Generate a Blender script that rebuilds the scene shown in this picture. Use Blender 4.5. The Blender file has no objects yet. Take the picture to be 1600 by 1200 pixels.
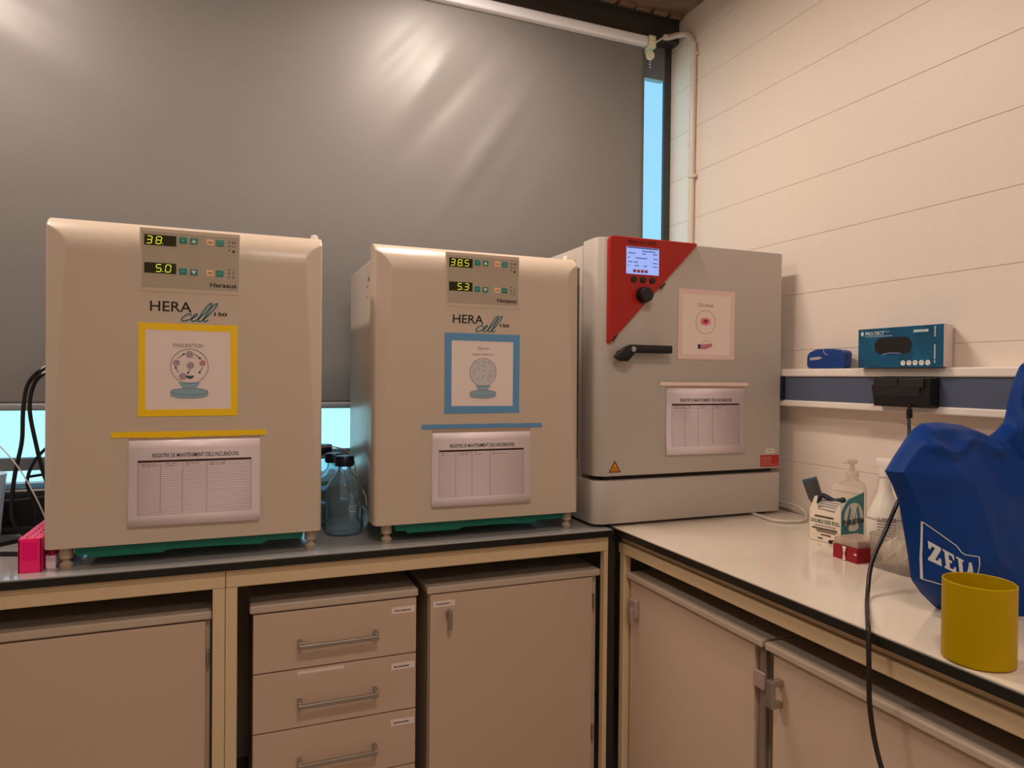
import bpy, bmesh, math, random
from mathutils import Vector, Matrix
random.seed(7)
PI = math.pi
CZ = 1.36                      # eye height; the bench top is 0.90 m

# ------------------------------------------------------------------ camera
cam_d = bpy.data.cameras.new('camera')
cam = bpy.data.objects.new('camera', cam_d)
bpy.context.scene.collection.objects.link(cam)
cam_d.sensor_fit = 'HORIZONTAL'; cam_d.sensor_width = 36.0
cam_d.lens = 1068.4 / 1600 * 36.0
cam_d.clip_start = 0.02
yaw, pitch, roll = math.radians(21.887), math.radians(-0.551), math.radians(0.540)
fw = Vector((math.sin(yaw)*math.cos(pitch), math.cos(yaw)*math.cos(pitch), math.sin(pitch)))
rt = Vector((math.cos(yaw), -math.sin(yaw), 0)); up = rt.cross(fw)
r2 = math.cos(roll)*rt + math.sin(roll)*up; u2 = -math.sin(roll)*rt + math.cos(roll)*up
mw = Matrix((r2, u2, -fw)).transposed().to_4x4(); mw.translation = (0, 0, CZ)
cam.matrix_world = mw
bpy.context.scene.camera = cam

# ------------------------------------------------------------------ world, light, exposure
vs = bpy.context.scene.view_settings
bpy.context.scene.display_settings.display_device = 'sRGB'
vs.view_transform = 'Standard'; vs.look = 'None'; vs.gamma = 1; vs.use_curve_mapping = False
vs.exposure = 0.75
w = bpy.data.worlds.new('sky'); bpy.context.scene.world = w; w.use_nodes = True
nt = w.node_tree; nt.nodes.clear()
out = nt.nodes.new('ShaderNodeOutputWorld'); bg = nt.nodes.new('ShaderNodeBackground')
tc = nt.nodes.new('ShaderNodeTexCoord'); sp = nt.nodes.new('ShaderNodeSeparateXYZ'); cr = nt.nodes.new('ShaderNodeValToRGB')
mr = nt.nodes.new('ShaderNodeMapRange'); mr.inputs[1].default_value = -0.3; mr.inputs[2].default_value = 0.6
cr.color_ramp.elements[0].position = 0.0; cr.color_ramp.elements[0].color = (0.40, 0.80, 0.86, 1)
cr.color_ramp.elements[1].position = 1.0; cr.color_ramp.elements[1].color = (0.17, 0.34, 0.50, 1)
e = cr.color_ramp.elements.new(0.3); e.color = (0.29, 0.52, 0.58, 1)
e = cr.color_ramp.elements.new(0.42); e.color = (0.21, 0.38, 0.52, 1)
nt.links.new(tc.outputs['Generated'], sp.inputs[0]); nt.links.new(sp.outputs['Z'], mr.inputs[0])
nt.links.new(mr.outputs[0], cr.inputs[0]); nt.links.new(cr.outputs[0], bg.inputs[0])
nt.links.new(bg.outputs[0], out.inputs[0]); bg.inputs[1].default_value = 1.25

LAMPS = [  # x, y, energy, size x, size y : two batten lamps over the bench, two unseen rear lamps added as fill
    (0.70, 1.95, 11.5, 0.12, 0.50),
    (-0.85, 1.95, 11.5, 0.12, 0.50),
    (0.30, 0.10, 10.5, 0.50, 0.14),
    (0.30, -1.60, 10.5, 0.50, 0.14),
]
LAMP_COL = (1.0, 0.84, 0.72)
for x, y, en, sx, sy in LAMPS:
    ld = bpy.data.lights.new('batten_and_fill_light', 'AREA'); ld.shape = 'RECTANGLE'; ld.size = sx; ld.size_y = sy
    ld.energy = en; ld.color = LAMP_COL
    lo = bpy.data.objects.new('batten_and_fill_light', ld); bpy.context.scene.collection.objects.link(lo)
    lo.location = (x, y, 2.868)

# ------------------------------------------------------------------ helpers
COL = bpy.context.scene.collection
def lin(c):
    return tuple(((v/255)/12.92 if v/255 <= .04045 else ((v/255+.055)/1.055)**2.4) for v in c)
MATS = {}
def mat(name, rgb, rough=.5, metal=0, spec=.5, emit=0, trans=0, alpha=1, noise=0, nscale=30, bump=0, ior=1.45, coat=0):
    if name in MATS: return MATS[name]
    m = bpy.data.materials.new(name); m.use_nodes = True; t = m.node_tree; b = t.nodes['Principled BSDF']
    c = lin(rgb) + (1,)
    b.inputs['Base Color'].default_value = c; b.inputs['Roughness'].default_value = rough
    b.inputs['Metallic'].default_value = metal; b.inputs['Specular IOR Level'].default_value = spec
    b.inputs['IOR'].default_value = ior
    b.inputs['Transmission Weight'].default_value = trans; b.inputs['Alpha'].default_value = alpha
    b.inputs['Coat Weight'].default_value = coat
    if emit:
        b.inputs['Emission Color'].default_value = c; b.inputs['Emission Strength'].default_value = emit
    if noise or bump:
        tx = t.nodes.new('ShaderNodeTexCoord'); n = t.nodes.new('ShaderNodeTexNoise')
        n.inputs['Scale'].default_value = nscale; n.inputs['Detail'].default_value = 4
        t.links.new(tx.outputs['Object'], n.inputs['Vector'])
        if noise:
            mx = t.nodes.new('ShaderNodeMix'); mx.data_type = 'RGBA'
            mx.inputs[6].default_value = tuple(v*(1-noise) for v in c[:3])+(1,)
            mx.inputs[7].default_value = tuple(min(1, v*(1+noise)) for v in c[:3])+(1,)
            t.links.new(n.outputs['Fac'], mx.inputs[0]); t.links.new(mx.outputs[2], b.inputs['Base Color'])
        if bump:
            bp = t.nodes.new('ShaderNodeBump'); bp.inputs['Strength'].default_value = bump; bp.inputs['Distance'].default_value = .002
            t.links.new(n.outputs['Fac'], bp.inputs['Height']); t.links.new(bp.outputs[0], b.inputs['Normal'])
    MATS[name] = m; return m

WP = {}   # world origin of every object made here
def obj(name, bm, m, parent=None, smooth=False, **props):
    o0 = Vector(WP.get(parent.name, (0, 0, 0))) if parent else Vector((0, 0, 0))
    me = bpy.data.meshes.new(name)
    vc = [v.co.copy() for v in bm.verts]
    if parent is None and vc:
        lo = Vector([min(v[i] for v in vc) for i in range(3)]); hi = Vector([max(v[i] for v in vc) for i in range(3)])
        o0 = Vector(((lo.x+hi.x)/2, (lo.y+hi.y)/2, lo.z))
    bmesh.ops.translate(bm, verts=bm.verts, vec=-o0)
    bmesh.ops.recalc_face_normals(bm, faces=bm.faces)
    bm.to_mesh(me); bm.free(); me.materials.append(m)
    for p in me.polygons: p.use_smooth = bool(smooth)
    o = bpy.data.objects.new(name, me); COL.objects.link(o)
    if smooth and smooth != 'all':
        me.set_sharp_from_angle(angle=math.radians(38))
    if parent: o.parent = parent
    else: o.location = o0
    WP[o.name] = o0
    for k, v in props.items(): o[k] = v
    return o
def thing(name, loc, label, cat, group=None):
    o = bpy.data.objects.new(name, None); COL.objects.link(o); o.location = loc; o.empty_display_size = .05
    WP[o.name] = Vector(loc); o['label'] = label; o['category'] = cat
    if group: o['group'] = group
    return o
def tag(o, label, cat, group=None):
    o['label'] = label; o['category'] = cat
    if group: o['group'] = group
    return o
def struct(name, bm, m, **k):
    o = obj(name, bm, m, **k); o['kind'] = 'structure'; return o
NB = bmesh.new
def box(bm, x0, x1, y0, y1, z0, z1, bev=0, seg=2):
    t = bmesh.new(); bmesh.ops.create_cube(t, size=1)
    for v in t.verts:
        v.co = Vector((x0+(v.co.x+.5)*(x1-x0), y0+(v.co.y+.5)*(y1-y0), z0+(v.co.z+.5)*(z1-z0)))
    if bev: bmesh.ops.bevel(t, geom=list(t.edges), offset=bev, segments=seg, profile=.5, affect='EDGES')
    merge(bm, t); return bm
def merge(bm, t, M=None):
    if M is not None: bmesh.ops.transform(t, matrix=M, verts=t.verts)
    me = bpy.data.meshes.new('t'); t.to_mesh(me); t.free(); bm.from_mesh(me); bpy.data.meshes.remove(me)
def lathe(bm, prof, c, n=32, ax=None, closed=False):
    """prof: list of (r,h). ax: axis direction"""
    t = bmesh.new(); rings = []
    for r, h in prof:
        rings.append([t.verts.new((r*math.cos(2*PI*i/n), r*math.sin(2*PI*i/n), h)) for i in range(n)] if r > 1e-6 else [t.verts.new((0, 0, h))])
    rr = rings + ([rings[0]] if closed else [])
    for a, b in zip(rr, rr[1:]):
        for i in range(n):
            j = (i+1) % n
            if len(a) == 1 and len(b) == 1: continue
            if len(a) == 1: t.faces.new((a[0], b[i], b[j]))
            elif len(b) == 1: t.faces.new((a[i], b[0], a[j]))
            else: t.faces.new((a[i], b[i], b[j], a[j]))
    M = Matrix.Translation(c)
    if ax is not None: M = M @ Vector(ax).to_track_quat('Z', 'Y').to_matrix().to_4x4()
    merge(bm, t, M); return bm
def cyl(bm, c, r, h, n=24, ax=None, bev=0):
    p = [(0, 0), (r-bev, 0), (r, bev), (r, h-bev), (r-bev, h), (0, h)] if bev else [(0, 0), (r, 0), (r, h), (0, h)]
    return lathe(bm, p, c, n, ax)
def spline(pts, k=8):
    P = [Vector(p) for p in pts]; P = [2*P[0]-P[1]] + P + [2*P[-1]-P[-2]]; o = []
    for i in range(1, len(P)-2):
        for s in range(k):
            t = s/k; a, b, c, d = P[i-1:i+3]
            o.append(.5*((2*b)+(c-a)*t+(2*a-5*b+4*c-d)*t*t+(3*b-a-3*c+d)*t**3))
    o.append(P[-2]); return o
def tube(bm, pts, r, n=10, sm=8):
    P = spline(pts, sm) if sm else [Vector(p) for p in pts]
    prev = None; nrm = None
    for i, p in enumerate(P):
        d = (P[min(i+1, len(P)-1)]-P[max(i-1, 0)]).normalized()
        if nrm is None: nrm = d.orthogonal().normalized()
        nrm = (nrm-d*nrm.dot(d)).normalized(); b = d.cross(nrm)
        ring = [bm.verts.new(p+r*(math.cos(2*PI*j/n)*nrm+math.sin(2*PI*j/n)*b)) for j in range(n)]
        if prev:
            for j in range(n): bm.faces.new((prev[j], prev[(j+1) % n], ring[(j+1) % n], ring[j]))
        else: bm.faces.new(ring[::-1])
        prev = ring
    bm.faces.new(prev); return bm
class Fr:
    """flat working frame on a surface: a along right, b up, c out of the surface"""
    def __init__(s, o, r, u): s.o, s.r, s.u = Vector(o), Vector(r), Vector(u); s.n = s.r.cross(s.u)
    def M(s): return Matrix(((s.r.x, s.u.x, s.n.x, s.o.x), (s.r.y, s.u.y, s.n.y, s.o.y), (s.r.z, s.u.z, s.n.z, s.o.z), (0, 0, 0, 1)))
def fbox(bm, F, a0, a1, b0, b1, c0, c1, bev=0):
    t = bmesh.new(); box(t, a0, a1, b0, b1, c0, c1, bev); merge(bm, t, F.M()); return bm
def poly(bm, F, pts, c0, c1):
    t = bmesh.new(); vs_ = [t.verts.new((a, b, c0)) for a, b in pts]; f = t.faces.new(vs_)
    g = bmesh.ops.extrude_face_region(t, geom=[f])
    bmesh.ops.translate(t, verts=[v for v in g['geom'] if isinstance(v, bmesh.types.BMVert)], vec=(0, 0, c1-c0))
    t.normal_update(); bmesh.ops.triangulate(t, faces=[f for f in t.faces if len(f.verts) > 4])
    merge(bm, t, F.M()); return bm
def disc(bm, F, a, b, r, c0, c1, n=24, rb=None):
    return poly(bm, F, [(a+r*math.cos(2*PI*i/n), b+(rb or r)*math.sin(2*PI*i/n)) for i in range(n)], c0, c1)
def ribbon(bm, F, pts, wd, c0, c1, sm=6):
    P = [Vector((p[0], p[1], 0)) for p in pts]
    if sm: P = spline(P, sm)
    L, R_ = [], []
    for i, p in enumerate(P):
        d = (P[min(i+1, len(P)-1)]-P[max(i-1, 0)]).normalized(); n = Vector((-d.y, d.x, 0))*wd/2
        L.append(p+n); R_.append(p-n)
    t = bmesh.new()
    lv = [[t.verts.new((q.x, q.y, c)) for q in S] for S in (L, R_) for c in (c0, c1)]
    for i in range(len(P)-1):
        for A, B in ((1, 3), (0, 2), (0, 1), (2, 3)):
            t.faces.new((lv[A][i], lv[A][i+1], lv[B][i+1], lv[B][i]))
    merge(bm, t, F.M()); return bm
def ring(bm, F, a, b, r, wd, c0, c1, rb=None, n=40):
    pts = [(a+r*math.cos(2*PI*i/n), b+(rb or r)*math.sin(2*PI*i/n)) for i in range(n+1)]
    return ribbon(bm, F, pts, wd, c0, c1, 0)
def text(bm, F, s, a0, a1, b0, b1, c0=.0002, c1=.0008, bold=0, shear=0):
    cu = bpy.data.curves.new('t', 'FONT'); cu.body = s; cu.size = 1; cu.offset = bold; cu.resolution_u = 3; cu.shear = shear
    o = bpy.data.objects.new('t', cu); COL.objects.link(o)
    me = bpy.data.meshes.new_from_object(o.evaluated_get(bpy.context.evaluated_depsgraph_get()))
    bpy.data.objects.remove(o); bpy.data.curves.remove(cu)
    xs = [v.co.x for v in me.vertices]; ys = [v.co.y for v in me.vertices]
    x0, x1, y0, y1 = min(xs), max(xs), min(ys), max(ys)
    t = bmesh.new(); t.from_mesh(me); bpy.data.meshes.remove(me)
    for v in t.verts:
        v.co = Vector((a0+(v.co.x-x0)/(x1-x0)*(a1-a0), b0+(v.co.y-y0)/(y1-y0)*(b1-b0), c1))
    merge(bm, t, F.M()); return bm

# ------------------------------------------------------------------ materials
M_wall = mat('painted_block', (236, 222, 208), .45, bump=.15, nscale=60, noise=.02)
M_joint = mat('block_joint', (196, 178, 162), .7)
M_steel = mat('dark_steel', (62, 60, 56), .32, bump=.1, nscale=12, noise=.15)
M_rust = mat('rusty_deck', (128, 102, 82), .6, noise=.55, nscale=14, bump=.8)
M_blind = mat('blind_vinyl', (126, 123, 121), .40, spec=.32, noise=.03, nscale=5)
M_gleam = mat('beam_gleam_white', (246, 248, 255), .3)
M_grey = mat('grey_frame', (120, 124, 130), .4)
M_cream = mat('incubator_enamel', (206, 188, 170), .30, spec=.5, noise=.015, nscale=3)
M_bgrey = mat('incubator_grey_side', (196, 184, 172), .28, spec=.55)
M_bind = mat('grey_enamel', (191, 181, 172), .36, spec=.45, noise=.012, nscale=4)
M_panel = mat('grey_membrane', (178, 163, 144), .4)
M_teal = mat('teal_plastic', (0, 104, 88), .35)
M_tealb = mat('teal_key', (20, 132, 118), .4)
M_pale = mat('pale_key', (246, 196, 156), .45)
M_black = mat('black_plastic', (22, 21, 21), .35)
M_ink = mat('black_print', (30, 22, 22), .6)
M_inkg = mat('grey_print', (120, 104, 106), .7)
M_inkt = mat('teal_print', (60, 112, 124), .6)
M_led = mat('led_window', (38, 34, 6), .15)
M_lit = mat('lit_segment', (218, 230, 60), .5, emit=.55)
M_paper = mat('paper', (240, 222, 216), .6, spec=.25)
M_sleeve = mat('paper_sleeve', (236, 220, 224), .3, spec=.4)
M_yel = mat('yellow_tape', (255, 208, 0), .45)
M_blue = mat('blue_tape', (96, 152, 200), .45)
M_pink = mat('pink_tape', (250, 218, 210), .45, alpha=.9)
M_red = mat('red_enamel', (176, 26, 14), .35)
M_dred = mat('dark_red_plastic', (150, 16, 34), .4)
M_lcd = mat('lcd', (150, 178, 255), .3, emit=.38)
M_top = mat('white_laminate', (226, 212, 194), .12, spec=.5, coat=.2)
M_core = mat('black_laminate_edge', (26, 24, 20), .35)
M_apron = mat('beige_steel', (222, 196, 158), .4)
M_cab = mat('cabinet_board', (206, 180, 158), .42, noise=.02, nscale=5)
M_slab = mat('cabinet_top_board', (196, 178, 160), .4)
M_dark = mat('shadow_board', (44, 38, 34), .6)
M_fill = mat('dark_filler', (54, 50, 46), .5)
M_chrome = mat('brushed_metal', (178, 170, 162), .3, metal=.9)
M_white = mat('white_plastic', (236, 226, 216), .35)
M_glass = mat('clear_glass', (226, 243, 250), .01, trans=.94, ior=1.18)
M_water = mat('water', (190, 224, 242), .01, trans=.72, ior=1.2)
M_clear = mat('clear_plastic', (238, 232, 222), .22, trans=.8, alpha=.55, ior=1.2)
M_navy = mat('navy_cap', (10, 18, 48), .3)
M_green = mat('green_plastic', (20, 150, 90), .4)
M_hot = mat('hot_pink_plastic', (255, 36, 122), .3)
M_pvc = mat('pipe_pvc', (222, 208, 192), .3)
M_floor = mat('floor_vinyl', (140, 132, 122), .4, noise=.06, nscale=8)

# ------------------------------------------------------------------ setting
XR, YB, ZC = 1.80, 2.60, 2.96
XL_, YF = -2.4, -2.4
struct('floor', box(NB(), XL_-.1, XR+.2, YF-.1, YB+.5, -.05, 0), M_floor)
struct('ceiling', box(NB(), XL_-.1, XR+.2, YF-.1, YB+.3, ZC, ZC+.05), M_rust)
# right wall: painted block courses with horizontal joints
bm = NB(); box(bm, XR+.003, XR+.12, YF-.1, YB+.012, 0, ZC)
zs = [CZ+.103+.1935*k for k in range(-8, 9)]
zs = [z for z in zs if 0 < z < ZC]
edges = [0.0]+zs+[ZC]
for i in range(len(edges)-1):
    a, b = edges[i], edges[i+1]
    y = YF-.1+(.2 if i % 2 else 0)
    ys = [YF-.1]+[yy for yy in [YF-.1+.22+.395*k+(.197 if i % 2 else 0) for k in range(14)] if yy < YB+.28]+[YB+.3]
    box(bm, XR, XR+.01, YF-.1, YB+.012, a+.0009, b-.0009, .0009, 1)
struct('wall_right', bm, M_wall)
bm = NB()
for z in zs: box(bm, XR+.001, XR+.004, YF-.1, YB+.012, z-.0016, z+.0016)
for k, z in enumerate(zs):
    for y in [-.2, .195, .59, .985, 1.38, 1.775, 2.17]:
        yy = y+(.197 if k % 2 else 0)
        if k+1 < len(zs) and z > 2.35 and yy < 1.5: box(bm, XR+.0003, XR+.004, yy-.0006, yy+.0006, z+.002, zs[k+1]-.002)
struct('trim_1', bm, M_joint)
struct('wall_left', box(NB(), XL_-.1, XL_, YF-.1, YB+.3, 0, ZC), M_wall)
struct('wall_front', box(NB(), XL_, XR, YF-.1, YF, 0, ZC), M_wall)
bm = NB(); box(bm, XL_, XR, YB+.0, YB+.12, 0, CZ-.40)
struct('wall_back', bm, M_wall)
# window: frames, sill, glass, corner column and lintel
bm = NB()
box(bm, XL_, 1.765, YB-.004, YB+.03, CZ-.312, CZ-.272, .003)      # lower rail
box(bm, XL_, 1.765, YB-.002, YB+.03, CZ+1.33, ZC)                 # head
for x in (-2.3, -1.2): box(bm, x-.02, x+.02, YB+.010, YB+.03, CZ-.27, CZ+1.36, .003)
wf = struct('window_1', bm, M_grey)
g = obj('glass_pane', box(NB(), XL_, 1.765, YB+.003, YB+.007, CZ-.350, CZ+1.36), mat('window_glass', (235, 250, 252), .0, trans=1, ior=1.05), wf)
struct('window_2', box(NB(), XL_, 1.765, YB-.01, YB+.03, CZ-.40, CZ-.350, .004), mat('sill_tile', (232, 240, 244), .2))
bm = NB(); box(bm, 1.765, XR+.02, YB-.002, YB+.014, 0, ZC, .001)
struct('trim_2', bm, M_steel)
bm = NB(); box(bm, XL_, XR, YB-.06, YB+.14, CZ+1.475, ZC, .004); box(bm, XL_, XR, YB-.075, YB+.0, CZ+1.572, ZC, .003)
struct('trim_3', bm, M_steel)
# rough ceiling beam with plates above the lintel
bm = NB()
box(bm, XL_, 1.42, YB-.42, YB-.09, ZC-.03, ZC, .004)
box(bm, 1.43, XR-.002, YB-.34, YB-.08, ZC-.022, ZC, .004)
for k in range(26):
    x = -.4+k*.085; box(bm, x, x+.05+random.random()*.03, YB-.105-random.random()*.01, YB-.088, ZC-.034-random.random()*.006, ZC-.01, .003)
struct('trim_4', bm, M_rust)

# ------------------------------------------------------------------ ceiling lamps (above the picture; the rear two are added as fill light)
for x, y, en, sx, sy in LAMPS:
    t = thing('ceiling_and_fill_lamp', (x, y, ZC), 'white ceiling batten lamp overhead out of view, rear pair added as fill light', 'lamp', 'ceiling batten lamps')
    obj('housing', box(NB(), x-sx/2-.03, x+sx/2+.03, y-sy/2-.03, y+sy/2+.03, 2.885, ZC, .006), M_white, t)
    obj('diffuser', box(NB(), x-sx/2, x+sx/2, y-sy/2, y+sy/2, 2.874, 2.885, .002), mat('lamp_diffuser', (255, 236, 206), .5, emit=1.5), t)

# ------------------------------------------------------------------ roller blind
BY = 2.55
def blind():
    t = thing('roller_blind', (-.4, BY, CZ-.12), 'large dark grey roller blind with shiny creases pulled down over the window', 'blind')
    bm = NB(); nx, nz = 170, 130; x0, x1, z0, z1 = -2.35, 1.628, CZ-.098, CZ+1.432
    G = []
    for j in range(nz+1):
        row = []
        for i in range(nx+1):
            x = x0+(x1-x0)*i/nx; z = z0+(z1-z0)*j/nz; zz = z-CZ
            d = 0
            # creases run down to the left from the upper right, others from the left
            for cx, cz, ang, lw, ll, amp in ((.68, 1.14, 56, .035, .20, .008), (.78, 1.10, 52, .035, .28, -.007), (.92, .92, 56, .035, .28, .010), (.56, 1.22, 50, .03, .2, -.005), (1.05, .80, 58, .05, .3, -.0035), (-.72, 1.28, -25, .07, .35, .007), (-.66, 1.05, -28, .08, .35, .006), (-.7, 1.17, -27, .05, .3, -.004), (.1, .5, 75, .25, .7, .004)):
                a = math.radians(ang); u = (x-cx)*math.cos(a)+(zz-cz)*math.sin(a); v = -(x-cx)*math.sin(a)+(zz-cz)*math.cos(a)
                d += amp*math.exp(-(v/lw)**2-(u/ll)**2)
            edge = min(1, (z1-z)/.06)*min(1, (z-z0)/.06)
            d = d*edge+.0015*math.sin(x*4+1)*edge
            xe = x-(.022*(zz/1.4-.98) if i == nx else 0)
            row.append(bm.verts.new((x, BY-d, z)))
        G.append(row)
    for j in range(nz):
        for i in range(nx): bm.faces.new((G[j][i], G[j][i+1], G[j+1][i+1], G[j+1][i]))
    f = obj('fabric', bm, M_blind, t, smooth='all')
    s = f.modifiers.new('thickness', 'SOLIDIFY'); s.thickness = .001
    obj('bottom_bar', box(NB(), -2.35, 1.628, BY-.011, BY+.011, CZ-.118, CZ-.096, .006, 3), mat('blind_bar', (150, 150, 154), .35), t)
    bm = NB(); box(bm, -2.35, 1.632, BY-.028, BY+.045, CZ+1.432, CZ+1.474, .01, 4)
    obj('head_gleam_bar', bm, M_gleam, t, smooth=True)  # bright head bar stands in for the lamp reflection on the dark beam
    bm = NB(); box(bm, 1.634, 1.668, BY-.03, BY+.04, CZ+1.425, CZ+1.478, .004); box(bm, 1.640, 1.662, BY-.036, BY-.028, CZ+1.445, CZ+1.47, .002)
    obj('bracket', bm, mat('bracket_plastic', (244, 240, 206), .3), t)
    bm = NB(); lathe(bm, [(0, 0), (.016, 0), (.019, .008), (.019, .016), (0, .016)], (1.642, BY-.012, CZ+1.392), 20, (0, -1, 0))
    for k in range(7): lathe(bm, [(0, 0), (.004, .003), (0, .006)], (1.646+.004*math.sin(k), BY-.02, CZ+1.40-.010*k), 8)
    obj('chain_drive', bm, mat('bracket_plastic', (244, 240, 206), .3), t)
blind()

# ------------------------------------------------------------------ conduit pipe in the corner
t = thing('conduit_pipe', (1.78, 2.41, CZ), 'cream conduit pipe running up the white wall beside the corner', 'pipe')
obj('pipe', tube(NB(), [(1.784, 2.425, 1.05), (1.784, 2.425, 1.5), (1.784, 2.42, 2.2), (1.784, 2.415, 2.72), (1.784, 2.42, 2.78), (1.78, 2.455, 2.835), (1.765, 2.50, 2.85), (1.73, 2.512, 2.84), (1.70, 2.505, 2.83)], .0125, 14, 6), M_pvc, t, smooth=True)
obj('cable', tube(NB(), [(1.70, 2.505, 2.83), (1.68, 2.50, 2.818), (1.655, 2.505, 2.80)], .004, 8), M_pvc, t, smooth=True)
for z in (2.22, 2.735):
    bm = NB(); cyl(bm, (1.784, 2.417, z-.008), .0165, .016, 20); box(bm, 1.784, 1.80, 2.395, 2.44, z-.006, z+.006, .002); obj('pipe_clip', bm, M_pvc, t, smooth=True)
bm = NB(); cyl(bm, (1.784, 2.421, 1.75+.60), .0145, .02, 20); obj('coupling', bm, M_pvc, t, smooth=True)

# ------------------------------------------------------------------ workbenches
TT = CZ-.46
t = thing('workbench', (.0, 2.18, 0), 'long white-topped workbench with black edge under the window blind', 'workbench')
obj('bench_top', box(NB(), -1.9, 1.062, 1.817, 2.58, TT-.004, TT, .0006, 1), mat('grey_white_laminate', (176, 175, 172), .1, spec=.6, coat=.6), t)
obj('bench_edge', box(NB(), -1.9, 1.062, 1.816, 2.581, TT-.023, TT-.004, .001, 1), M_core, t)
bm = NB(); box(bm, -1.88, -.025, 1.832, 1.86, CZ-.530, TT-.023, .003); box(bm, -.024, 1.061, 1.832, 1.86, CZ-.530, TT-.023, .003); box(bm, -1.88, 1.061, 2.50, 2.53, CZ-.530, TT-.023, .003)
obj('apron', bm, M_apron, t)
for x0, x1 in ((-.054, -.0255), (-.0245, .003), (1.047, 1.061), (-1.88, -1.85)):
    for y0 in (1.834, 2.50): obj('leg', box(NB(), x0, x1, y0, y0+.025, 0, CZ-.530, .002), M_apron, t)
t = thing('workbench', (1.44, 1.1, 0), 'white-topped workbench with black edge along the white block wall', 'workbench')
obj('bench_top', box(NB(), 1.086, 1.792, -.35, 2.58, TT-.004, TT, .0006, 1), M_top, t)
obj('bench_edge', box(NB(), 1.085, 1.793, -.351, 2.581, TT-.024, TT-.004, .001, 1), M_core, t)
bm = NB(); box(bm, 1.118, 1.14, -.34, 1.85, CZ-.508, TT-.024, .002); box(bm, 1.104, 1.135, -.34, 1.845, CZ-.540, CZ-.508, .003)
obj('apron', bm, M_apron, t)
for y0 in (-.34, .42): obj('leg', box(NB(), 1.74, 1.77, y0, y0+.03, 0, CZ-.509, .002), M_apron, t)
for y0 in (-.34, .40, 1.815): obj('leg', box(NB(), 1.106, 1.131, y0, y0+.025, 0, CZ-.540, .002), M_apron, t)
bm = NB(); box(bm, 1.064, 1.084, 1.84, 2.56, TT-.022, TT-.002); box(bm, 1.0625, 1.102, 1.862, 1.882, 0, TT-.025)
tag(obj('filler_panel', bm, M_fill), 'narrow dark filler panel closing the corner between the two workbenches', 'panel')

# ------------------------------------------------------------------ under-bench cabinets
def tag_strip(F, a0, a1, b0, b1, parent, rows=1, rot=0):
    l = obj('paper_label', fbox(NB(), F, a0, a1, b0, b1, 0, .0006), M_paper, parent)
    bm = NB(); h = (b1-b0)
    for r in range(rows):
        a = a0+(a1-a0)*.12
        while a < a0+(a1-a0)*.75:
            wdt = random.uniform(.002, .008); fbox(bm, F, a, a+wdt, b0+h*(.35+.3*r/rows), b0+h*(.35+.3*r/rows)+h*.18/rows, .0007, .0011); a += wdt+.0015
    obj('printed_text', bm, M_ink, l)
def cabinet(label, x0, x1, group='cabinets under the benches'):
    t = thing('under_bench_cabinet', ((x0+x1)/2, 2.1, 0), label, 'cabinet', group)
    obj('body', box(NB(), x0+.004, x1-.004, 1.875, 2.40, .10, CZ-.612, .002), M_slab, t)
    bm = NB(); box(bm, x0-.004, x1+.001, 1.856, 2.41, CZ-.611, CZ-.590, .004); obj('cabinet_top', bm, M_slab, t)
    bm = NB(); box(bm, x0+.03, x1-.03, 1.92, 2.36, 0, .10); obj('plinth', bm, M_dark, t)
    return t
FY = lambda y: Fr((0, y, CZ), (1, 0, 0), (0, 0, 1))
t = cabinet('cream cabinet with plain door under the pink rack end of the bench', -.72, -.056)
d = obj('door', box(NB(), -.716, -.070, 1.860, 1.876, .11, CZ-.616, .002), M_cab, t)
for z in (CZ-.71, .3): obj('hinge', box(NB(), -.0675, -.0615, 1.858, 1.872, z-.02, z+.02, .002), M_chrome, t)
t = cabinet('cream pedestal of four drawers with long bar handles under the bench', .036, .470)
z = CZ-.614
for k in range(4):
    hgt = .155 if k < 3 else .40
    d = obj('drawer', box(NB(), .041, .466, 1.859, 1.876, z-hgt+.0022, z-.0012, .0015), M_cab, t)
    hz = z-.088
    bm = NB(); box(bm, .150, .357, 1.826, 1.835, hz-.006, hz+.006, .002)
    for hx in (.150, .346): box(bm, hx, hx+.011, 1.829, 1.860, hz-.006, hz+.012, .0015)
    obj('handle', bm, M_chrome, d)
    if k < 3: tag_strip(FY(1.859), .397, .462, (z-.040)-CZ, (z-.022)-CZ, d)
    if k == 1:
        obj('tape_remnant', fbox(NB(), FY(1.859), .15, .27, z-.014-CZ, z-.006-CZ, 0, .0005), M_paper, d)
    z -= hgt
t = cabinet('cream cabinet with small metal lock handle under the blue-taped incubator', .500, 1.046)
d = obj('door', box(NB(), .506, 1.022, 1.860, 1.876, .11, CZ-.614, .002), M_cab, t)
tag_strip(FY(1.860), .515, .578, -.650, -.633, d, 2)
bm = NB(); cyl(bm, (.559, 1.860, CZ-.668), .0095, .014, 20, (0, -1, 0), .002); box(bm, .553, .565, 1.834, 1.846, CZ-.712, CZ-.660, .003)
obj('lock_handle', bm, M_chrome, d)
for z in (CZ-.69, CZ-1.10): obj('hinge', box(NB(), 1.0245, 1.0315, 1.858, 1.872, z-.022, z+.022, .002), M_chrome, t)
def side_cabinet(label, y0, y1):   # faces -x
    t = thing('under_bench_cabinet', (1.4, (y0+y1)/2, 0), label, 'cabinet', 'cabinets under the benches')
    obj('body', box(NB(), 1.142, 1.72, y0+.004, y1-.004, .10, CZ-.613, .002), M_slab, t)
    obj('cabinet_top', box(NB(), 1.112, 1.73, y0, y1, CZ-.612, CZ-.594, .004), M_slab, t)
    obj('plinth', box(NB(), 1.18, 1.70, y0+.03, y1-.03, 0, .10), M_dark, t)
    return t
FX = lambda x: Fr((x, 0, CZ), (0, -1, 0), (0, 0, 1))
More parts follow.
